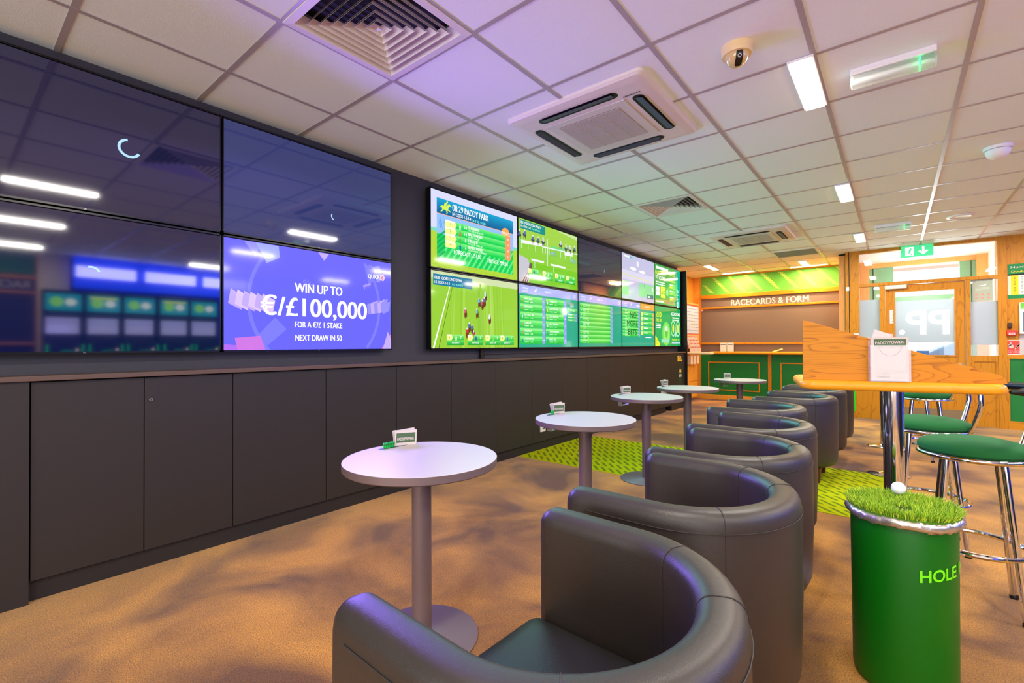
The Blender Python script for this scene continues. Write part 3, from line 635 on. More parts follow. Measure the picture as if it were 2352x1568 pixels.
tv('display with bright purple picture reading WIN UP TO 100,000', 1.064, ZB, quick, G1)
for k, (p, lab) in enumerate(((paddy, 'display with green results table headed PADDY PARK'), (denton, 'display showing a hedge race titled DENTON PINES'), (dark((34, 34, 60), (94, 44, 3, radians(120), radians(230))), 'blank dark grey display between race pictures in the upper row'), (replay, 'display with a pale hazy race picture, upper row'), (both, 'upper display at the far end with green BOTH TEAMS TO SCORE offer'))):
    tv(lab, 2.664+k*1.2075, ZT, p, G2)
for k, (p, lab) in enumerate(((gordon, 'display showing horses from above titled GORDONSTOWN'), (list_a, 'display listing runners in two green columns on teal, lower row'), (list_b, 'display listing runners in a single green column on teal'), (list_c, 'display with black words NO MORE BETS over green rows'), (acca, 'lower display at the far end with ACCA CHOICE offer'))):
    tv(lab, 2.664+k*1.2075, ZB, p, G2)
# bracket rail below the far bank
f = MB(); f.box(-3.16, -3.135, 3.36, 3.42, 1.03, 1.125, BLACK); f.box(-3.16, -3.15, 3.42, 5.2, 1.062, 1.068, BLACK)
tag(f.build('screen_bracket'), 'small black mounting bracket hanging under the GORDONSTOWN display', 'bracket')

# ================================================================== CABINETS
gaps = [.271, .687, 1.109, 1.695, 2.284, 2.871, 3.465, 4.055, 4.640, 5.226, 5.812, 6.388, 6.976, 7.545, 8.11, 8.785]
ordn = ['first after the plain end panel', 'with the round key lock', 'below the left half of the purple screen', 'below the right half of the purple screen', 'below the bare wall between the two screen banks', 'below the small mounting bracket', 'just right of the one below the mounting bracket', 'with the small white socket on its door', 'just right of the one with the white socket', 'tenth counting from the plain end panel', 'eleventh counting from the plain end panel', 'twelfth counting from the plain end panel', 'thirteenth counting from the plain end panel', 'next to last, just left of the stickered one', '']
for k in range(len(gaps)-1):
    a, b = gaps[k], gaps[k+1]; last = k == len(gaps)-2
    t = thing('storage_cabinet', 'charcoal low cabinet '+(ordn[k] if not last else 'at the far end with yellow stickers'), 'cabinet', (-3.16, a, 0), 0, 'charcoal low cabinets under the screens')
    f = MB(); z0 = .0 if last else .095
    f.box(.022, .105, .001, b-a-.001, .095 if not last else 0, .996, CHARD); f.build('body', parent=t)
    f = MB(); f.box(.108, .13, .002, b-a-.002, .097 if not last else .0, .994, CHAR); d = f.build('door', parent=t, bevel=.0015)
    if k == 1:
        f = MB(); f.lathe([(.0, .010), (.008, .0098), (.010, .007), (.0105, 0)], STEEL, n=20); f.lathe([(.0, .0104), (.0035, .0104), (.0035, .009)], CHARD, n=10)
        q = f.build('lock', parent=d); q.location = (.13, .028, .876); q.rotation_euler = (0, pi/2, 0)
    if last:
        Yl = mat('yellow_sticker', (225, 190, 50), .5); Gs = mat('sticker_green', (14, 70, 44), .5)
        c = CV((.1305, .30, .62), Y3, Z3)
        c.rect(.0, .30, .10, .34, Yl, 1); c.poly([(.0, .26), (.18, .27), (.19, .30), (.0, .29)], Yl, 1); c.rect(.0, .235, .24, .26, Yl, 1); c.rect(.12, .30, .18, .33, PAPER, 1)
        c.ell(.13, -.02, .08, .16, Gs, 0); c.rect(.09, .03, .18, .085, Yl, 2); c.rect(.11, .04, .16, .07, PAPER, 3); c.rect(.07, -.05, .19, .0, PAPER, 2); c.text('PLAY', .13, -.04, .022, Gs, 3)
        c.build('sticker', parent=t)
f = MB(); f.box(-3.138, -3.055, .27, 7.9, 0, .095, mat('plinth_dark', (38, 33, 32), .6)); tag(f.build('plinth'), 'continuous dark recessed plinth along the foot of the charcoal cabinets', 'plinth')
f = MB(); f.box(-3.138, -3.02, -1.5, .267, 0, .999, CHAR); tag(f.build('end_panel'), 'plain charcoal floor-length panel at the left edge of the cabinet row', 'panel')
f = MB(); f.box(-3.15, -3.0, -1.5, 8.785, 1.0, 1.024, LEDGE); tag(f.build('ledge', bevel=.003), 'continuous brown laminate ledge on top of the charcoal cabinets', 'ledge')
f = MB(); f.rbox(-3.03, -3.012, 4.19, 4.28, .20, .28, WHITE, r=.006); f.box(-3.013, -3.010, 4.215, 4.265, .235, .243, CHARD)
tag(f.build('wall_socket'), 'small white socket on the cabinet face seen under the second bistro table', 'socket')

# ================================================================== BISTRO TABLES
TTH = .71
def bistro():
    t = thing('bistro_table', 'x', 'table')
    f = MB(); f.lathe([(.0, TTH), (.2988, TTH), (.3, TTH-.001)], LAM, n=96)
    f.lathe([(.0, TTH-.031), (.296, TTH-.031), (.3, TTH-.027), (.3, TTH-.001)][::1], TABGREY, n=96); f.build('tabletop', parent=t)
    f = MB(); f.lathe([(.0385, .012), (.0385, TTH-.11), (.040, TTH-.109), (.040, TTH-.031)], TABGREY, n=32); f.build('pole', parent=t)
    f = MB(); f.lathe([(.0, .018), (.075, .018), (.082, .014), (.215, .009), (.222, .005), (.222, .001), (.0, .001)][::-1], TABGREY, n=72); f.build('base', parent=t)
    # slot near the screen side of the top
    n = 20; pts = [(.016*cos(a), .075*max(-1, min(1, sin(a)))+(.0 if True else 0)) for a in [2*pi*i/n for i in range(n)]]
    f = MB(); f.prism([(x*1.15, y*1.42) for x, y in pts], (-.245, .075, TTH+.0006), X3, Y3, .03, mat('slot_blue_black', (16, 18, 60), .4)); o = f.build('slip_slot', parent=t)
    f = MB(); f.box(-.262, -.228, .0, .006, TTH-.10, TTH-.031, STEEL); f.box(-.262, -.228, .14, .146, TTH-.10, TTH-.031, STEEL); f.box(-.262, -.228, .0, .146, TTH-.103, TTH-.099, STEEL)
    f.build('slip_tray', parent=t)
    return t
B0 = bistro()
TB = [(-1.464, 1.222, 0, 'round grey bistro table nearest the camera'), (-1.457, 2.482, .1, 'round grey bistro table standing second from the camera'), (-1.665, 3.867, .0, 'round grey bistro table with its base at the lime carpet strip'), (-1.664, 4.893, .2, 'round grey bistro table fourth along the row of cabinets'), (-1.519, 6.386, -.3, 'farthest round bistro table in front of the green panelled wall')]
def slip_stack(k):
    f = MB()
    return f
def slip_mesh():
    f = MB(); f.box(-.0006, .0006, -.05, .05, -.02, .062, PAPER)
    c = CV((.0008, -.044, .008), Y3, Z3); c.rect(0, 0, .088, .042, DGREEN, 0); c.text('PADDYPOWER.', .044, .010, .0125, PAPER, 1, w=.078, bold=.04)
    f.add(c.v[:4], [(0, 1, 2, 3)], DGREEN)
    o = len(f.v); k = f.mi(PAPER)
    f.add(c.v[4:], [tuple(i-4 for i in q) for q in c.f[1:]], PAPER)
    return f.build('betting_slip')
def pen_mesh():
    f = MB(); f.lathe([(.0, -.055), (.0038, -.05), (.0042, .016), (.0036, .020), (.0, .021)], TURQ, n=12); f.lathe([(.0045, .008), (.0045, .014), (.0042, .0145)], mat('pen_dark', (0, 110, 50), .5), n=12); return f.build('mini_pen')
slip0 = slip_mesh(); pen0 = pen_mesh(); first_s = first_p = True
word = ['nearest', 'second', 'third', 'fourth', 'farthest']
for k, (x, y, rz, lab) in enumerate(TB):
    if k == 0: t = B0; t.location = (x, y, 0); t.rotation_euler = (0, 0, rz)
    else: t = dup(B0, None, (x, y, 0), rz)
    tag(t, lab, 'table', 'bistro tables along the screens')
    M = Matrix.Translation((x, y, 0)) @ Matrix.Rotation(rz, 4, 'Z')
    for j in range(5 if k < 4 else 2):
        s = slip0 if first_s else slip0.copy()
        if not first_s: COL.objects.link(s)
        first_s = False
        p = M @ Vector((-.232-j*.0052, .104+(.012 if j > 2 else 0), TTH+.004))
        s.location = p; s.rotation_euler = (radians(4 if j > 2 else -2), radians(-3*j), rz+radians(-18))
        tag(s, 'white betting slip with green band standing in the slot of the '+word[k]+' bistro table', 'betting slip', 'betting slips in the '+word[k]+' table slot')
    for j in range((7, 4, 0, 2, 0)[k]):
        s = pen0 if first_p else pen0.copy()
        if not first_p: COL.objects.link(s)
        first_p = False
        p = M @ Vector((-.243+random.uniform(-.001, .001), .048-j*.0087 if k != 3 else .16+j*.01, TTH+.004))
        s.location = p; s.rotation_euler = (radians(random.uniform(-5, 5)), radians(random.uniform(-4, 4)), 0)
        tag(s, 'small green pen standing in the slot of the '+word[k]+' bistro table', 'pen', 'green pens in the '+word[k]+' table slot')

# ================================================================== TUB CHAIRS
def tub():
    t = thing('tub_chair', 'x', 'chair')
    T = .088; HW = .345; XF = -.262; XB = .30; z0, z1 = .125, .70
    R = HW-T/2          # centre-line radius in y
    # centre line of the U
    path = []
    xs_ = XB-T/2-R*.92; nA = 30
    for i in range(9): path.append((XF+(xs_-XF)*i/8, -R, 0, -1))
    for i in range(1, nA):
        a = -pi/2+pi*i/nA; path.append((xs_+R*.92*cos(a), R*sin(a), cos(a), sin(a)))
    for i in range(9): path.append((xs_+(XF-xs_)*i/8, R, 0, 1))
    # cross-section in (outward, z)
    def sec(th, zt, zb):
        r = min(.034, th/2*.95); p = []
        h = th/2
        p.append((-h, zb+.02)); p.append((-h, (zb+zt)/2)); p.append((-h, zt-r*1.15))
        for i in range(1, 7):
            a = pi-pi/2*i/6; p.append((-h+r+r*cos(a), zt-r+r*sin(a)))
        for i in range(0, 6):
            a = pi/2-pi/2*i/6; p.append((h-r+r*cos(a), zt-r+r*sin(a)))
        p.append((h+.002, zt-r*1.3)); p.append((h+.004, (zb+zt)/2)); p.append((h-.004, zb+.05)); p.append((h-.02, zb+.012)); p.append((h-.05, zb)); p.append((-h+.01, zb))
        return p
    rings = []
    N = len(path)
    def ring(i, th, dx, dz):
        x, y, nx, ny = path[i]; pr = sec(th, z1-dz, z0)
        nx2, ny2 = (nx, ny) if (nx or ny) else (0, 1)
        L = math.hypot(nx2, ny2); nx2 /= L; ny2 /= L
        # uniform inward->outward order for both arms
        return [(x+dx+nx2*o, y+ny2*o, z) for o, z in pr]
    ends = [(.35, -.034, .030), (.62, -.030, .017), (.84, -.020, .007), (.97, -.006, .001)]
    for s_, dx, dz in ends: rings.append(ring(0, T*s_, dx, dz))
    for i in range(N): rings.append(ring(i, T, 0, 0))
    for s_, dx, dz in reversed(ends): rings.append(ring(N-1, T*s_, dx, dz))
    f = MB(); f.loft(rings, LEATHER, True, True, True, flip=True); sh = f.build('shell', parent=t, sharp=50)
    f = MB()
    rimo = [(x+nx*(T/2+.0035), y+ny*(T/2+.0035), z1-.052) for x, y, nx, ny in path[1:-1]]; f.tube(rimo, .0016, STITCH, 6)
    for i in (14, 27, 34):
        x, y, nx, ny = path[i]; pr = sec(T+.001, z1+.0006, z0)[2:-4]; f.tube([(x+nx*o, y+ny*o, z) for o, z in pr], .0012, STITCH, 6)
        if i != 99: f.tube([(x-nx*(T/2+.0004), y-ny*(T/2+.0004), z) for z in (z1-.04, .55, .4)], .0011, STITCH, 6)
    f.build('stitching', parent=t)
    # seat base + cushion
    r2 = R-T/2-.004
    def plan(x0, rr, n=22):
        pts = [(x0+.012, -rr), (x0, -rr+.02), (x0, rr-.02), (x0+.012, rr)]
        out = []
        for i in range(n+1):
            a = pi/2-pi*i/n; out.append((xs_+rr*.9*cos(a), rr*sin(a)))
        return pts+out
    f = MB(); P0 = plan(XF-.018, r2)
    rg = [[(x, y, z) for x, y in P0] for z in (.125, .30)]; f.loft(rg, LEATHER, False, True, True, flip=True); f.build('seat_base', parent=t)
    f = MB(); rg = []
    for z, d in ((.302, .012), (.306, .003), (.32, 0), (.40, 0), (.414, .003), (.422, .014), (.426, .05), (.428, .12)):
        q = plan(XF-.035+d, r2-d); rg.append([(x, y, z) for x, y in q])
    f.loft(rg, SEATL, True, True, True, flip=True); c = f.build('seat_cushion', parent=t, sharp=60)
    f = MB(); q = plan(XF-.035+.002, r2-.002); q.append(q[0]); f.tube([(x, y, .409) for x, y in q], .0035, SEATL, 8); f.build('piping', parent=c)
    for sx, sy in ((-.24, -.26), (-.24, .26), (.17, -.2), (.17, .2)):
        f = MB(); rr = [[(sx+a*w, sy+b*w, z) for a, b in ((-1, -1), (1, -1), (1, 1), (-1, 1))] for z, w in ((0, .015), (.13, .026))]
        f.loft(rr, DWOOD, False, True, True); f.build('leg', parent=t)
    return t
C0 = tub()
CHS = [(-.482, .775, -2, 'closest dark tub chair, facing the purple screen'), (-.52, 1.60, 0, 'dark tub chair second from the camera'), (-.575, 2.317, 1, 'dark tub chair third from the camera'), (-.64, 3.055, -1, 'dark tub chair fourth from the camera'), (-.79, 3.895, 2, 'dark tub chair partly on the lime strip, pulled nearer the cabinets'), (-.68, 4.83, 0, 'dark tub chair behind the lime strip with one leg showing'), (-.67, 5.60, 1, 'dark tub chair second from the racecards end'), (-.66, 6.38, -1, 'farthest dark tub chair beneath the wooden high table')]
for k, (x, y, r, lab) in enumerate(CHS):
    t = C0 if k == 0 else dup(C0)
    t.location = (x, y, 0); t.rotation_euler = (0, 0, radians(r)); tag(t, lab, 'chair', 'dark tub chairs in a row')

# ================================================================== HIGH TABLES
def high_table():
    t = thing('high_table', 'x', 'table')
    x0, x1, y0, y1 = -.367, .291, -.258, .18
    f = MB(); r = .055; z0, z1 = .96, 1.0
    def pl(d):
        out = []
        for (cx, cy, a0) in ((x1-r, y1-r, 0), (x0+r, y1-r, 90), (x0+r, y0+r, 180), (x1-r, y0+r, 270)):
            for i in range(9):
                a = radians(a0+90*i/8); out.append((cx+(r-d)*cos(a), cy+(r-d)*sin(a)))
        return out
    rg = [[(x, y, (z0+z1)/2+.02*sin(b)) for x, y in pl(.018*(1-cos(b)))] for b in [radians(-90+15*i) for i in range(13)]]
    f.loft(rg, OAKE, True, True, True); f.build('tabletop', parent=t)
    f = MB(); y = y0+.045
    f.prism([(-.352, 0), (.29, 0), (.286, .014), (.272, .030), (-.335, .250), (-.348, .252), (-.352, .248)], (0, y, 1.0), X3, Z3, .018, OAKT); f.build('divider_panel', parent=t, bevel=.001)
    f = MB(); f.lathe([(.037, .02), (.037, .955), (.0, .955)], CHROME, n=40); f.lathe([(.075, .955), (.075, .949), (.037, .945)][::-1], CHROME, n=32); f.build('pole', parent=t)
    f = MB(); f.lathe([(.0, .002), (.145, .002), (.15, .007), (.14, .014), (.06, .024), (.04, .032), (.0, .032)], CHROME, n=56); f.build('base', parent=t)
    return t
H0 = high_table(); H0.location = (-.009, 2.64, 0); H0.rotation_euler = (0, 0, radians(12.3)); tag(H0, 'oak high table with sloping divider panel nearest the camera', 'table', 'oak high tables')
h2 = dup(H0, None, (-.053, 5.30, 0), radians(4)); tag(h2, 'oak high table hidden behind the nearest one, round chrome foot on the lime strip side', 'table')
h3 = dup(H0, None, (-.107, 6.73, 0), radians(4)); tag(h3, 'farthest oak high table, chrome foot seen left of the thick chrome pole', 'table')
# leaflet holder on the near table
ACR = mat('clear_acrylic', (250, 246, 250), .05, trans=0, alpha=.18, spec=.6)
def holder(label):
    t = thing('slip_holder', label, 'holder', (0, 0, 0), 0, 'acrylic slip holders')
    f = MB(); w, h, d = .128, .145, .038
    f.box(-w/2, w/2, -d, -d+.002, .0, h, ACR); f.box(-w/2, w/2, -.002, 0, 0, h+.02, ACR); f.box(-w/2, -w/2+.002, -d, 0, 0, h, ACR); f.box(w/2-.002, w/2, -d, 0, 0, h, ACR); f.box(-w/2, w/2, -d, 0, 0, .002, ACR)
    c = CV((0, -d-.0003, 0), X3, Z3); LN = mat('acrylic_edge', (190, 160, 160), .3)
    c.ring(0, .142, .034, .0352, LN, 0, pi, 2*pi, 24, 1.15)
    f.add(c.v, c.f, LN)
    f.build('case', parent=t)
    return t
hm = H0.matrix_basis.copy()
hold = holder('clear acrylic slip holder with PADDYPOWER slips on the oak high table'); loc = Matrix.Translation((-.009, 2.64, 0)) @ Matrix.Rotation(radians(12.3), 4, 'Z')
hold.location = loc @ Vector((-.062, -.2185, 1.0)); hold.rotation_euler = (0, 0, radians(11)); hold.location.z = 1.0005
def slip_pad(label, tilt=0):
    f = MB(); w = .118; f.box(-w/2, w/2, -.018, 0, 0, .172, PAPER)
    c = CV((-w/2, -.0185, 0), X3, Z3); tx = mat('slip_print', (120, 110, 100), .7)
    c.rect(.009, .137, .110, .165, DGREEN, 0); c.text('PADDYPOWER.', .0595, .1465, .0105, PAPER, 1, w=.092, bold=.04, rot=.04)
    c.text('SELECTION', .028, .1315, .0035, tx, 1, w=.026); c.text('MEETING', .067, .1315, .0035, tx, 1, w=.022); c.text('TIME', .095, .1315, .0035, tx, 1, w=.012)
    for u in (.014, .112): c.rect(u, .036, u+.0006, .128, tx, 1)
    c.rect(.014, .036, .112, .0366, tx, 1); c.text('PP', .021, .026, .005, tx, 1, w=.009); c.text("WHAT'S YOUR", .047, .0285, .003, tx, 1, w=.027); c.text('TOTAL STAKE', .047, .0235, .003, tx, 1, w=.025)
    for u in range(12): c.rect(.018+u*.0035, .012, .0198+u*.0035, .018, tx, 1)
    c.text('Total stake', .090, .031, .003, tx, 1, w=.024); c.text('gambleaware', .090, .0105, .003, tx, 1, w=.032); c.rect(.014, .045, .074, .0456, tx, 1)
    k0 = len(f.v); ms = c.mats
    for i, q in enumerate(c.f): f.add([c.v[j] for j in q], [tuple(range(len(q)))], ms[c.m[i]])
    o = f.build('slip_pad'); return tag(o, label, 'betting slips')
sp = slip_pad('pad of white betting slips headed PADDYPOWER. inside the acrylic holder'); sp.location = loc @ Vector((-.062, -.2185, 1.004)); sp.location.z = 1.004; sp.rotation_euler = (0, 0, radians(11))
v = loc @ Vector((-.062, -.2285, 0)); sp.location.x = v.x; sp.location.y = v.y
f = MB(); f.box(-.03, .03, -.0006, .0006, 0, .035, PAPER); f.box(-.03, .03, -.003, -.0012, 0, .035, PAPER)
o = f.build('folded_slip'); v = loc @ Vector((-.085, -.2045, 1.166)); o.location = v; o.rotation_euler = (radians(-10), radians(20), radians(25)); tag(o, 'loose white slip poking out behind the acrylic slip holder', 'betting slip')

# ================================================================== STOOLS
def stool():
    t = thing('bar_stool', 'x', 'stool')
    f = MB(); prof = [(.0, .668), (.178, .668), (.187, .676), (.188, .690), (.180, .704), (.155, .717), (.11, .726), (.06, .730), (.0, .731)]
    f.lathe(prof, SEATG, n=64); f.build('seat', parent=t)
    f = MB(); f.torus(.182, .0115, CHROME, (0, 0, .656), 64, 12); f.lathe([(.0, .648), (.175, .648), (.175, .668)], BLACK, n=40); f.build('seat_ring', parent=t)
    for a in (45, 135, 225, 315):
        a = radians(a); f = MB(); p = [(.125*cos(a), .125*sin(a), .655), (.20*cos(a), .20*sin(a), .012)]; f.tube(p, .0125, CHROME, 14)
        l = f.build('leg', parent=t)
        f = MB(); f.lathe([(.0, 0), (.015, 0), (.0155, .012), (.0135, .02), (0, .02)], BLACK, (.2015*cos(a), .2015*sin(a), 0), 16); f.build('foot_cap', parent=l)
    for nm, z, R in (('foot_ring', .26, .172), ):
        f = MB(); f.torus(R+.004, .011, CHROME, (0, 0, z), 56, 10); f.build(nm, parent=t)
    # low wrap-around back: two tubes rising from the ring to a padded bar
    for s_ in (-1, 1):
        b = radians(34)*s_; p = []
        for i in range(9):
            q = i/8; R = .182+.075*sin(q*pi/2)+(.0 if q < .6 else -.03*(q-.6)/.4); z = .652+.30*q**1.15
            p.append((R*cos(b), R*sin(b), z))
        f = MB(); f.tube(p, .0115, CHROME, 12); f.build('back_tube', parent=t)
    f = MB(); p = []; rr = []
    for i in range(25):
        a = radians(-68+136*i/24); p.append((.245*cos(a), .245*sin(a), .955)); rr.append(.017*min(1, .45+.28*min(i, 24-i)))
    f.tube(p, rr, BLACK, 14); f.build('backrest', parent=t)
    return t
S0 = stool()
SL = [(.262, 2.935, 0, 'nearest green-topped chrome bar stool behind the green bin'), (.140, 3.64, 5, 'green-topped chrome bar stool just behind the nearest stool'), (.205, 5.68, 0, 'chrome bar stool whose seat is cut off by the table edge'), (.14, 6.25, -4, 'farthest chrome bar stool near the glazed door')]
for k, (x, y, r, lab) in enumerate(SL):
    t = S0 if k == 0 else dup(S0)
    t.location = (x, y, 0); t.rotation_euler = (0, 0, radians(r)); tag(t, lab, 'stool', 'green bar stools')

# ================================================================== GOLF BIN
bx, by = .012, 2.10
t = thing('golf_bin', 'green cylindrical bin lettered HOLE IN ONE with artificial grass top', 'bin', (bx, by, 0))
BING = mat('bin_green', (0, 92, 6), .42, spec=.4)
f = MB(); f.lathe([(.0, .003), (.133, .003), (.138, .012), (.141, .03), (.144, .55), (.140, .57), (0, .57)], BING, n=72); f.build('body', parent=t)
random.seed(5)
f = MB(); n = 120; k = 10; vs = []; fs = []
FOIL = mat('crumpled_foil', (205, 198, 190), .3, metal=.85, bump=.9, bscale=60)
for i in range(n):
    a = 2*pi*i/n
    for j in range(k):
        b = 2*pi*j/k; w = random.uniform(-.003, .003); R = .149+(.010+w)*cos(b); vs.append((R*cos(a), R*sin(a), .572+(.0155+w)*sin(b)-.004*sin(a*5)*.5))
        fs.append((i*k+j, ((i+1) % n)*k+j, ((i+1) % n)*k+(j+1) % k, i*k+(j+1) % k))
f.add(vs, fs, FOIL, True); f.build('foil_rim', parent=t, sharp=60)
GR = [mat('grass_a', (176, 210, 30), .7), mat('grass_b', (136, 182, 20), .7), mat('grass_c', (200, 220, 70), .7), mat('grass_d', (88, 136, 20), .7)]
f = MB(); f.lathe([(.152, .58), (.150, .592), (.1, .598), (.0, .60)], mat('turf_mat', (70, 110, 10), .9), n=40)
hx, hy = .0, -.07
for i in range(9000):
    r = .152*math.sqrt(random.random()); a = random.uniform(0, 2*pi); x, y = r*cos(a), r*sin(a)
    if math.hypot(x-hx, (y-hy)) < .03: continue
    h = random.uniform(.014, .028)*(1.3 if random.random() < .04 else 1); lean = random.uniform(0, .016); la = random.uniform(0, 2*pi)
    if r > .135: la = a+random.uniform(-.6, .6); lean = random.uniform(.004, .022)
    w = random.uniform(.0007, .0013); pa = random.uniform(0, pi); dx, dy = w*cos(pa), w*sin(pa); z = .592
    mx, my = x+cos(la)*lean*.4, y+sin(la)*lean*.4
    f.add([(x-dx, y-dy, z), (x+dx, y+dy, z), (mx+dx*.8, my+dy*.8, z+h*.6), (mx-dx*.8, my-dy*.8, z+h*.6), (x+cos(la)*lean, y+sin(la)*lean, z+h)], [(0, 1, 2, 3), (3, 2, 4)], random.choice(GR))
o = f.build('grass_top', parent=t); o['kind'] = 'stuff'
f = MB(); f.lathe([(.0, .5985), (.028, .5985)], CHARD, (hx, hy, .002), 20); f.build('hole', parent=t)
vs, fs = fontmesh('HOLE IN ONE', 1/.70, .03, 4); LT = mat('lime_lettering', (110, 225, 0), .5, emis=0)
h = .037; a0 = radians(-74.5); Rr = .1438
# subdivide along x by bending the finely triangulated text
vv = []
for p in vs:
    a = a0+p.x*h*.92/Rr; z = .398+p.y*h+p.x*h*.13; vv.append((Rr*cos(a)+.0008*cos(a), Rr*sin(a)+.0008*sin(a), z))
f = MB(); f.add(vv, fs, LT); f.build('lettering', parent=t)
f = MB(); n = 16
f.lathe([(.0214*sin(pi*i/n)+1e-5, -.0214*cos(pi*i/n)) for i in range(n+1)], mat('golf_ball_white', (240, 236, 236), .3, bump=1, bscale=170), (0, 0, 0), 32)
o = f.build('golf_ball'); o.location = (.004, 2.165, .638); tag(o, 'white golf ball resting on the artificial grass of the green bin', 'ball')

# ================================================================== CEILING THINGS
LUMM = mat('lamp_diffuser', (255, 250, 240), .5, emis=9, ecol=(255, 240, 220)); ORL = mat('warm_lamp', (255, 240, 210), .5, emis=9, ecol=(255, 206, 150))
lum0 = None; pos = {0: 'left', 1: 'middle', 2: 'right'}
for i, X in enumerate(LUM_X):
    for j, Y in enumerate(LUM_Y):
        if lum0 is None:
            t = lum0 = thing('ceiling_light', 'x', 'light')
            f = MB(); f.box(-.058, .058, -.31, .31, 0, .012, WHITE); f.build('housing', parent=t)
            f = MB(); f.box(-.048, .048, -.30, .30, -.006, -.0005, LUMM); f.build('diffuser', parent=t)
            t.location = (X, Y, CH-.016)
        else: t = dup(lum0, None, (X, Y, CH-.016))
        if i == 0 and j >= 2: lab = {2: 'narrow glowing ceiling light nearest the camera, beside the domed camera', 3: 'glowing ceiling light midway along the row above the high tables', 4: 'glowing ceiling light nearest the exit sign'}[j]
        else: lab = 'narrow glowing ceiling light outside the picture, seen only mirrored in the dark screens'
        tag(t, lab, 'light', 'narrow ceiling lights' if i == 0 and j >= 2 else 'ceiling lights outside the picture')
# recess lamps
def lamp(x, y, sx, sy, lab):
    t = thing('recess_lamp', lab, 'light', (x, y, CH), 0, 'warm lamps over the racecards board')
    f = MB(); f.box(-sx/2-.01, sx/2+.01, -sy/2-.01, sy/2+.01, -.012, 0, WHITE); f.build('housing', parent=t)
    f = MB(); f.box(-sx/2, sx/2, -sy/2, sy/2, -.020, -.0125, ORL); f.build('diffuser', parent=t)
lamp(-2.65, 9.16, .09, .6, 'short warm lamp nearest the far black end panel'); lamp(-2.42, 10.1, .56, .07, 'long warm lamp left above the racecards board'); lamp(-1.22, 10.1, .56, .07, 'long warm lamp right above the racecards board'); lamp(-1.24, 9.72, .1, .5, 'small bright warm lamp touching the right long lamp')
# diffusers
def vent(loc, lab):
    t = thing('air_vent', lab, 'vent', loc, 0, 'square louvred ceiling vents')
    W = mat('vent_white', (228, 220, 218), .4)
    f = MB()
    def sq(a, z): return [(-a, -a, z), (a, -a, z), (a, a, z), (-a, a, z)]
    f.loft([sq(.297, 0), sq(.297, -.008), sq(.262, -.010), sq(.236, .035)], W, False, flip=True); f.build('frame', parent=t, bevel=.001)
    f = MB(); f.add(sq(.25, .06), [(0, 1, 2, 3)], CHARD); f.build('duct', parent=t)
    f = MB()
    for k in range(6):
        a = .228-k*.037
        f.loft([sq(a, -.006), sq(a-.021, .024), sq(a-.023, .023), sq(a-.004, -.009)], W, False, flip=True)
    f.loft([sq(.008, -.012), sq(.002, .0)], W, False, True, True, flip=True)
    f.build('louvre', parent=t)
    return t
vent((gx+.6+.3, gy+.9, CH), 'large louvred air vent at the top edge of the picture'); vent((gx+.6+.3, gy+4.5, CH), 'louvred air vent above the dark display in the far bank')
# AC cassettes
def cassette(loc, lab, logo):
    t = thing('air_conditioner', lab, 'air conditioner', loc, 0, 'ceiling air conditioners')
    W = mat('cassette_white', (226, 214, 204), .4); H = .458
    def sq(a, z, r=.03):
        out = []
        for (sx, sy, a0) in ((1, 1, 0), (-1, 1, 90), (-1, -1, 180), (1, -1, 270)):
            for i in range(5):
                q = radians(a0+90*i/4); out.append((sx*(a-r)+r*cos(q), sy*(a-r)+r*sin(q), z))
        return out
    f = MB(); f.loft([sq(H, 0), sq(H, -.014), sq(H-.012, -.026), sq(.40, -.034), sq(.395, -.034)], W, True, False, True, flip=True); f.build('panel', parent=t, sharp=25)
    for k in range(4):
        f = MB(); M = Matrix.Rotation(k*pi/2, 4, 'Z')
        pts = []
        for (cx, a0) in ((.235, -90), (-.235, 90)):
            for i in range(7):
                q = radians(a0+180*i/6); pts.append((cx+.034*cos(q), .345+.034*sin(q)))
        f.add([M @ Vector((x, y, -.0352)) for x, y in pts], [tuple(range(len(pts)-1, -1, -1))], mat('cassette_slot', (10, 10, 14), .5))
        o = f.build('outlet', parent=t)
        f = MB(); M2 = M @ Matrix.Translation((0, .350, -.040)) @ Matrix.Rotation(radians(-14), 4, 'X')
        f.box(-.24, .24, -.022, .02, -.002, .002, mat('cassette_flap', (66, 68, 80), .5), M2); f.build('flap', parent=o)
    f = MB(); G = mat('intake_slat', (196, 184, 166), .5)
    f.box(-.27, .27, -.27, .27, -.0395, -.0345, mat('intake_frame', (214, 206, 192), .45)); f.box(-.21, .21, -.21, .21, -.0405, -.0385, mat('intake_dark', (84, 70, 52), .6))
    for i in range(42): y = -.205+i*.01; f.box(-.21, .21, y-.0028, y+.0028, -.0435, -.0400, G)
    for x in (-.1, .0, .1): f.box(x-.003, x+.003, -.21, .21, -.0445, -.0405, G)
    f.build('intake_grille', parent=t)
    if logo:
        c = CV((.24, -.284, -.0358), (1, 0, 0), (0, -1, 0)); c.text('HITACHI', .09, 0, .016, CHARD, 1, w=.10, al='c', bold=.03)
        c.build('lettering', parent=t)
    return t
cassette((-1.468, 2.765, CH), 'near white ceiling air conditioner marked HITACHI', True); cassette((-1.47, 6.93, CH), 'far white ceiling air conditioner close to the slatted grille', False)
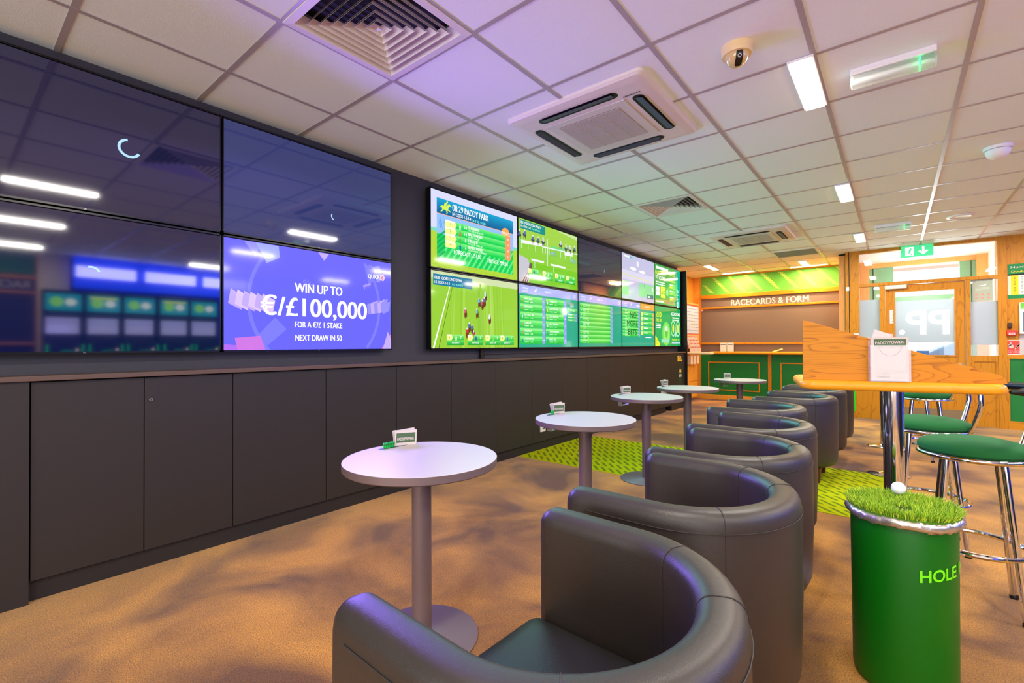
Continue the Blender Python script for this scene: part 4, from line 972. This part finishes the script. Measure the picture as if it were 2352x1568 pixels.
# CCTV dome
t = thing('security_camera', 'domed security camera on the ceiling beside the nearest light', 'camera', (-.585, 2.46, CH))
f = MB(); f.lathe([(.0, -.046), (.058, -.046), (.066, -.044), (.070, -.030), (.072, 0)], mat('camera_cream', (236, 206, 150), .35), n=40); f.build('base', parent=t)
f = MB(); n = 12; f.lathe([(.054*sin(pi/2*i/n)+1e-5, -.044-.052*cos(pi/2*i/n)) for i in range(n+1)], mat('smoked_dome', (214, 184, 120), .06, spec=.8), n=36); f.build('dome', parent=t)
f = MB(); D = Vector((.42, -.80, -.42)).normalized(); 
c = Vector((0, 0, -.044)); up = Vector((0, 0, -1))
side = D.cross(Vector((0, 0, 1))).normalized()
pts = []
for i in range(14):
    a = radians(-20+100*i/13); d = Vector((D.x, D.y, 0)).normalized()*cos(a)+Vector((0, 0, -1))*sin(a); pts.append(d)
L_ = []; R_ = []
for i, d in enumerate(pts[2:]):
    w = .016*math.sqrt(max(0, 1-((i-5.5)/6.2)**4)); L_.append(c+d*.0555+side*w); R_.append(c+d*.0555-side*w)
n = len(L_); f.add(L_+R_, [(i, i+1, n+i+1, n+i) for i in range(n-1)], BLACK); 
d = pts[6]; M = d.to_track_quat('Z', 'Y').to_matrix().to_4x4(); M.translation = c+d*.0565
f.add([M @ Vector((.009*cos(2*pi*i/20), .009*sin(2*pi*i/20), 0)) for i in range(20)], [tuple(range(20))], STEEL)
f.add([M @ Vector((.0055*cos(2*pi*i/20), .0055*sin(2*pi*i/20), .0006)) for i in range(20)], [tuple(range(20))], BLACK)
f.build('lens_slot', parent=t)
# smoke / motion dome on the right
t = thing('alarm_sensor', 'white domed alarm sensor on the ceiling at the right edge', 'sensor', (.60, 4.95, CH))
f = MB(); f.lathe([(.0, -.022), (.074, -.022), (.078, -.018), (.08, 0)], WHITE, n=40); f.build('base', parent=t)
f = MB(); n = 12; f.lathe([(.07*sin(pi/2*i/n)**.8+1e-5, -.024-.062*cos(pi/2*i/n)) for i in range(n+1)], WHITE, n=36); f.build('dome', parent=t)
# emergency lights
def emlight(loc, rz, lab):
    t = thing('emergency_light', lab, 'emergency light', loc, rz, 'emergency lights')
    f = MB(); f.box(-.17, .17, -.035, .035, -.032, 0, WHITE); f.build('base', parent=t, bevel=.003)
    f = MB(); f.rbox(-.172, .172, -.034, .034, -.088, -.032, mat('ribbed_clear_cover', (225, 235, 225), .08, trans=.0, alpha=.35, spec=.8), r=.014, n=4); f.build('cover', parent=t)
    f = MB(); f.tube([(-.15, 0, -.055), (.15, 0, -.055)], .008, WHITE, 10); f.build('tube', parent=t)
    f = MB(); f.box(.105, .111, -.036, .036, -.082, -.034, mat('green_led', (60, 255, 140), .4, emis=2.2)); f.box(.112, .165, -.012, .012, -.045, -.033, mat('green_led_board', (0, 130, 70), .4, emis=.35)); f.build('indicator', parent=t)
emlight((0.0, 3.08, CH), 0, 'near oblong emergency light with green indicator'); emlight((-.01, 7.3, CH), 0, 'far oblong emergency light ahead of the exit sign')
# exit sign
t = thing('exit_sign', 'green illuminated exit sign with arrow above the glazed door', 'sign', (.257, 9.03, 2.42))
EXG = mat('exit_green', (60, 200, 130), .4, emis=.75); EXW = mat('exit_white', (245, 255, 250), .4, emis=1.3)
f = MB(); f.box(-.18, .18, 0, .03, 0, .165, EXG); f.box(-.02, .02, .0, .03, .165, CH-2.42, WHITE); f.build('panel', parent=t)
c = CV((-.18, -.0008, 0), X3, Z3); c.rect(.05, .02, .145, .145, EXW, 0)
c.ell(.11, .118, .012, .012, EXG, 1); c.poly([(.09, .11), (.12, .105), (.105, .065), (.128, .03), (.118, .026), (.094, .06), (.075, .04), (.065, .045), (.088, .075)], EXG, 1)
c.poly([(.25, .025), (.305, .075), (.285, .088), (.262, .066), (.262, .145), (.238, .145), (.238, .066), (.215, .088), (.195, .075)], EXW, 1); c.build('pictogram', parent=t)
# ceiling speaker and return grille
t = thing('ceiling_speaker', 'flat round white speaker in the ceiling before the door', 'speaker', (.585, 7.35, CH))
f = MB(); f.lathe([(.0, -.010), (.085, -.010), (.092, -.014), (.115, -.010), (.118, 0)], WHITE, n=48); f.build('grille', parent=t)
t = thing('ceiling_grille', 'grey rectangular grille in the ceiling before the racecards board', 'grille', (-1.2, 8.57, CH))
f = MB(); GY = mat('grille_grey', (120, 118, 104), .6); f.box(-.31, .31, -.3, .3, -.010, 0, WHITE); f.build('frame', parent=t)
f = MB(); f.box(-.27, .27, -.24, .24, -.013, -.0105, GY)
for k in range(22): f.box(-.27, .27, -.232+k*.022, -.226+k*.022, -.017, -.013, mat('grille_slat', (150, 148, 130), .5))
f.build('slats', parent=t)

# ================================================================== RACECARD CORNER
def slipbox(x, lab):
    t = thing('slip_box', lab, 'holder', (x, 10.27, 1.011), 0, 'white slip boxes on the oak shelf')
    f = MB(); f.box(-.06, .06, 0, .05, 0, .175, WHITE); f.build('case', parent=t, bevel=.004)
    c = CV((-.06, -.0006, 0), X3, Z3); c.rect(.01, .135, .11, .15, DGREEN, 0); c.rect(.015, .02, .105, .125, mat('pink_paper', (250, 226, 214), .7), 0); c.build('slips', parent=t)
slipbox(-2.75, 'left white slip box on the oak shelf'); slipbox(-2.62, 'right white slip box on the oak shelf')
f = MB(); f.box(-.09, .09, -.07, .07, 0, .0015, mat('yellow_paper', (214, 206, 120), .7)); o = f.build('leaflet'); o.location = (-1.76, 10.26, 1.035); o.rotation_euler = (radians(8), radians(-18), .2); tag(o, 'yellowish leaflet lying tilted on the oak shelf', 'leaflet')
f = MB(); f.box(-.02, .02, -.012, 0, 0, .05, WHITE); o = f.build('light_switch'); o.location = (-3.2, 10.384, 1.87); tag(o, 'small white switch at the left end of the brown board', 'switch')
f = MB(); f.box(-.02, .02, -.006, 0, 0, .06, WHITE); o = f.build('light_switch'); o.location = (-.575, 9.1, 1.99); tag(o, 'small white switch plate on the oak post left of the door', 'switch')
f = MB(); f.box(-.03, .03, -.006, 0, 0, .03, WHITE); o = f.build('door_label'); o.location = (-.47, 9.1, 1.285); tag(o, 'small white label low on the oak post left of the door', 'label')
# notice cupboard in alcove with planner and rack
t = thing('notice_cupboard', 'light wooden notice cupboard in the alcove beside the screens', 'cupboard', (-3.4, 9.32, 0))
f = MB(); f.box(.022, .2, 0, .84, 1.02, 2.0, wood('orange_veneer', (250, 170, 90), (240, 150, 66), 2)); f.build('body', parent=t)
PL = mat('planner_blue', (196, 204, 226), .6); RD = mat('planner_border', (226, 84, 50), .6)
c = CV((-3.199, 9.39, 1.36), Y3, Z3); c.rect(0, 0, .76, .61, RD, 0); c.rect(.02, .015, .74, .575, PL, 1)
LNm = mat('planner_line', (70, 80, 120), .6); YM = mat('planner_yellow', (226, 220, 60), .6)
for k in range(9): c.rect(.02, .02+k*.062, .74, .026+k*.062, LNm, 2)
for k in range(5): c.rect(.16+k*.14, .015, .164+k*.14, .575, LNm, 2)
for k in range(7): c.rect(.30, .045+k*.062, .46, .055+k*.062, YM, 2)
b = MB(); b.v, b.f, b.m, b.sm, b.mats = c.v, c.f, c.m, c.sm, c.mats; tag(b.build('wall_planner'), 'pale blue wall planner with red border in the alcove', 'planner')
c = CV((-3.1995, 9.39, 1.975), Y3, Z3); c.rect(0, .0, .55, .16, mat('salmon_paper', (240, 120, 90), .7), 0)
# leaflet rack
t = thing('leaflet_rack', 'stepped leaflet rack below the blue planner', 'rack', (-3.2, 9.38, .93)); 
f = MB(); RK = mat('rack_pink', (240, 196, 172), .6)
for k in range(4):
    f.box(.0, .05+.03*(3-k), .0, .62, .0+.0, .10+.085*k, RK) if False else f.box(.02*(3-k), .02*(3-k)+.02, 0, .62, .075+.07*k, .16+.07*k, RK)
f.box(0, .10, 0, .62, .072, .075, RK); f.build('frame', parent=t)
for k in range(4):
    for j in range(3):
        f = MB(); f.box(.0, .0015, 0, .13, 0, .105, PAPER); c = CV((.0022, .01, .075), Y3, Z3); c.rect(0, 0, .11, .018, mat('leaflet_red', (222, 80, 60), .6), 0); f.add(c.v, c.f, c.mats[0])
        o = f.build('leaflet'); o.location = (-3.2+.02*(3-k)+.022, 9.42+j*.195, .93+.09+.07*k); o.rotation_euler = (0, 0, 0)
        tag(o, 'small printed leaflet in the stepped rack below the blue planner', 'leaflet', 'leaflets in the stepped rack')
for j in range(3):
    f = MB(); f.box(0, .06, 0, .12, 0, .17, mat('slip_tray_pink', (236, 206, 170), .6)); o = f.build('hanging_tray'); o.location = (-3.2, 9.45+j*.19, .765); tag(o, 'small beige tray under the alcove shelf', 'tray', 'beige trays under the alcove shelf')
t = thing('drawer_unit', 'pale wooden drawer unit low in the alcove', 'drawers', (-3.4, 9.35, 0))
f = MB(); f.box(.022, .16, 0, .78, .06, .74, LIGHTW); f.build('body', parent=t)
for k in range(2):
    f = MB(); f.box(.161, .175, .01, .77, .08+k*.33, .39+k*.33, LIGHTW); f.build('drawer', parent=t)

# ================================================================== DOOR WALL THINGS
c = CV((.842, FW+.0335, 1.735), X3, Z3); NG = mat('notice_grey', (176, 184, 160), .7); c.rect(0, 0, .198, .30, NG, 0)
gt = mat('notice_grey_text', (206, 212, 196), .7); c.text('CCTV', .10, .265, .024, gt, 1, w=.13, mirror=True); c.poly([(.05, .215), (.11, .225), (.14, .24), (.15, .232), (.12, .215), (.15, .205)], WHITE, 1)
for k in range(3): c.rect(.03, .15+k*.017, .17, .156+k*.017, gt, 1)
for k in range(3):
    for j in range(2): c.ell(.04+k*.058, .045+j*.045, .016, .014, mat('notice_pink', (214, 150, 140), .7), 1)
tag(c.build('glass_notice'), 'grey CCTV notice stuck on the narrow window right of the door', 'notice')
PG = mat('poster_green', (0, 130, 60), .6); 
c = CV((1.178, FW-.001, 1.747), X3, Z3); c.rect(0, 0, .55, .463, mat('poster_pale', (196, 214, 186), .6), 0); c.rect(0, .33, .55, .463, PG, 1); c.rect(0, 0, .55, .05, PG, 1); c.rect(0, .31, .55, .33, CHARD, 2)
c.rect(.03, .05, .10, .31, mat('poster_yellow', (240, 205, 0), .6), 2); c.rect(.10, .05, .17, .31, mat('poster_white', (222, 226, 210), .6), 2)
c.text('Numbers', .03, .405, .03, PAPER, 2, w=.22, al='l', bold=.03); c.text('Doubles &', .035, .35, .026, mat('poster_yellow', (240, 205, 0)), 2, w=.22, al='l', bold=.02)
for k in range(12):
    for u in (.065, .135, .22): c.rect(u-.008, .07+k*.019, u+.008, .075+k*.019, CHARD, 3)
tag(c.build('odds_poster'), 'green and yellow numbers poster on the oak wall right of the door', 'poster')
t = thing('fire_call_point', 'small red fire alarm call point on the oak wall', 'fire alarm', (1.205, FW, 1.25)); f = MB(); f.rbox(-.047, .047, -.045, 0, 0, .075, mat('alarm_red', (226, 40, 36), .4), r=.01); f.build('box', parent=t)
c = CV((-.03, -.0455, .012), X3, Z3); c.rect(0, 0, .06, .03, PAPER, 0); c.text('FIRE', .03, .008, .012, mat('alarm_red', (226, 40, 36)), 1, w=.04); c.build('label_plate', parent=t)
f = MB(); f.rbox(1.172, 1.21, FW-.05, FW, 1.35, 1.425, mat('brown_sensor', (70, 34, 20), .5), r=.008); tag(f.build('key_box'), 'small dark brown box above the red alarm call point', 'box')
c = CV((1.162, FW-.001, 1.008), X3, Z3); RDs = mat('fire_sign_red', (232, 66, 50), .5); c.rect(-.008, -.012, .148, .184, WHITE, 0); c.rect(0, 0, .135, .172, RDs, 1)
c.ell(.04, .10, .024, .026, PAPER, 2); c.rect(.03, .11, .042, .155, PAPER, 2); c.rect(.016, .10, .026, .13, PAPER, 2)
for k in range(3): c.ell(.09+k*.014, .09+k*.018, .008, .034, PAPER, 2, 12, -.5)
c.text('Fire alarm', .067, .034, .013, PAPER, 2, w=.11); c.text('call point', .067, .012, .013, PAPER, 2, w=.105)
tag(c.build('fire_sign'), 'red and white Fire alarm call point sign below the red box', 'sign')
t = thing('info_screen', 'white framed information terminal at the right edge of the oak wall', 'terminal', (1.275, FW, 1.27)); f = MB(); f.rbox(0, .3, -.06, 0, 0, .42, WHITE, r=.012); f.build('frame', parent=t)
c = CV((.03, -.0605, .03), X3, Z3); c.rect(0, .0, .25, .26, E((60, 90, 100)), 0); c.rect(-.02, .30, .26, .38, E((120, 220, 40)), 0); c.poly([(0, .31), (.05, .35), (.05, .31)], WH(), 1)
for k in range(4): c.rect(.02, .02+k*.06, .2, .05+k*.06, E(((230, 220, 60), (180, 225, 230))[k % 2], True), 1)
c.build('screen', parent=t)
f = MB(); f.box(1.28, 1.7, FW-.003, FW, 1.0, 1.27, PAPER); tag(f.build('wall_notice'), 'white sheet below the information terminal', 'notice')
f = MB(); f.rbox(1.33, 1.39, FW-.09, FW, .80, .93, BLACK, r=.02); tag(f.build('black_wall_fitting'), 'rounded black fitting on the green dado at the right edge', 'fitting')

# ================================================================== STREET
t = thing('parked_car', 'blue-grey car parked in the street beyond the glass door', 'car', (2.2, 17.5, -.12)); CB = mat('car_paint', (110, 140, 180), .3, coat=.5)
f = MB(); f.loft([[(x, y, z) for x, z in ((-2, .3), (2, .3), (2.05, .62), (1.9, .85), (1.1, .95), (.6, 1.35), (-.9, 1.38), (-1.6, .98), (-2.02, .9))] for y in (-.82, .82)], CB, False, True, True); f.build('body', parent=t, bevel=.05)
for x in (-1.25, 1.25):
    for y in (-.8, .8):
        f = MB(); f.lathe([(.0, -.1), (.31, -.1), (.31, .1), (0, .1)], BLACK, n=28); o = f.build('wheel', parent=t); o.location = (x, y, .31); o.rotation_euler = (pi/2, 0, 0)
f = MB(); f.add([(-.75, -.83, .95), (.75, -.83, .95), (.5, -.83, 1.28), (-.7, -.83, 1.28)], [(0, 1, 2, 3)], mat('car_window', (40, 50, 70), .1)); f.build('window', parent=t)
t = thing('street_building', 'pale shop building across the street behind the car', 'building', (3.0, 27, -.12)); f = MB(); f.box(-4, 5, 0, 5, 0, 2.6, mat('facade_pale', (250, 252, 252), .7)); f.build('wall', parent=t)
f = MB(); f.box(-1.2, 0.6, -.05, 0, 1.2, 1.9, mat('shopfront_blue', (80, 140, 190), .4)); f.build('shopfront', parent=t)
f = MB(); f.box(.35, .55, 13.2, 13.25, 0, 1.0, mat('a_board_blue', (30, 110, 190), .5)); c = CV((.35, 13.19, .72), X3, Z3); c.text('52', .1, .08, .12, PAPER, 1, w=.16); f.add(c.v, c.f, PAPER); tag(f.build('street_board'), 'blue board with white figures on the pavement outside the door', 'board')

# ================================================================== RIGHT SIDE OF THE SHOP (seen mirrored in the dark screens)
BLK = mat('machine_black', (14, 18, 34), .3); 
def machine(i, y):
    t = thing('gaming_machine', 'tall black gaming machine mirrored in the dark screen, number %s from the racecards pillar' % ['one', 'two', 'three', 'four', 'five'][i], 'gaming machine', (3.83, y, 0), 0, 'gaming machines on the right wall')
    f = MB(); f.box(0, .18, -.228, .228, 0, 2.05, BLK); f.box(-.25, .02, -.228, .228, .0, 1.25, BLK); f.build('cabinet', parent=t, bevel=.01)
    c = CV((-.002, .215, 1.73), (0, -1, 0), Z3, k=.95); c.rect(0, 0, .43, .27, E((0, 150, 170), k=4.5), 0); c.ell(.3, .14, .08, .08, E((140, 220, 70), True, k=4.5), 1); c.ell(.13, .14, .07, .06, E((230, 240, 230), True, k=4.5), 1); c.rect(.04, .21, .39, .245, E((220, 230, 60), True, k=4.5), 1) if i % 2 else None
    c.build('upper_screen', parent=t)
    c = CV((-.003, .19, 1.37), (0, -1, 0), Z3); c.rect(0, 0, .38, .25, E((176, 172, 236), k=3.6), 0); c.rect(.01, .01, .37, .13, E((190, 186, 245), k=3.6), 1); c.build('main_screen', parent=t)
    f = MB(); gl = mat('machine_green_led', (0, 220, 110), .4, emis=5)
    for s_ in (-.2, .2): f.box(-.256, -.25, s_-.004, s_+.004, 1.02, 1.2, gl)
    f.box(-.256, -.25, -.05, .08, 1.1, 1.105, gl); f.box(-.257, -.25, .12, .14, 1.1, 1.13, mat('machine_lamp', (255, 240, 220), .4, emis=5)); f.build('trim_light', parent=t)
for i in range(5): machine(i, (1.24, 1.717, 2.19, 2.684, 3.15)[i])
HL = mat('header_light', (170, 170, 255), .5, emis=10, ecol=(190, 190, 255))
for i, (a, b) in enumerate(((1.39, 2.13), (2.27, 3.0), (3.14, 3.9))):
    f = MB(); f.box(3.76, 3.818, a, b, 2.27, 2.44, HL); tag(f.build('light_box'), 'white-blue light box mirrored above the gaming machines, %s' % ['left one', 'middle one', 'right one'][i], 'light')
BLG = mat('blue_lit_backing', (10, 50, 230), .5, emis=4.5, ecol=(0, 60, 255))
f = MB(); f.box(3.82, 3.87, 1.36, 6.5, 2.10, CH-.01, BLG); tag(f.build('backlit_panel'), 'blue backlit panel behind the light boxes over the gaming machines', 'panel')
# partition with racecards board to the right of the camera, seen mirrored
f = MB(); PX = 4.12; f.box(PX, PX+.1, -1.5, 1.35, 0, CH, mat('dark_board', (40, 42, 70), .7)); f.box(PX-.015, PX, -1.5, .97, 2.27, CH, GREEN); f.box(PX-.1, PX, .98, 1.34, 0, CH, CREAM); f.box(PX-.105, PX, .965, .98, 0, CH, OAK)
f.box(PX-.02, PX, -1.5, .96, 2.2, 2.26, OAK); f.box(PX-.02, PX, -1.5, .96, 1.98, 2.02, OAK); f.box(PX-.1, PX, -1.5, .96, 1.2, 1.24, OAK)
struct(f, 'wall_partition')
c = CV((PX-.001, .9, 2.06), (0, -1, 0), Z3, dz=.001); c.text('RACECARDS & FORM.', 0, 0, .115, PAPER, 1, w=1.4, al='l', bold=.03); tag(c.build('wall_lettering'), 'mirrored white racecards lettering seen in the left dark screen', 'lettering')
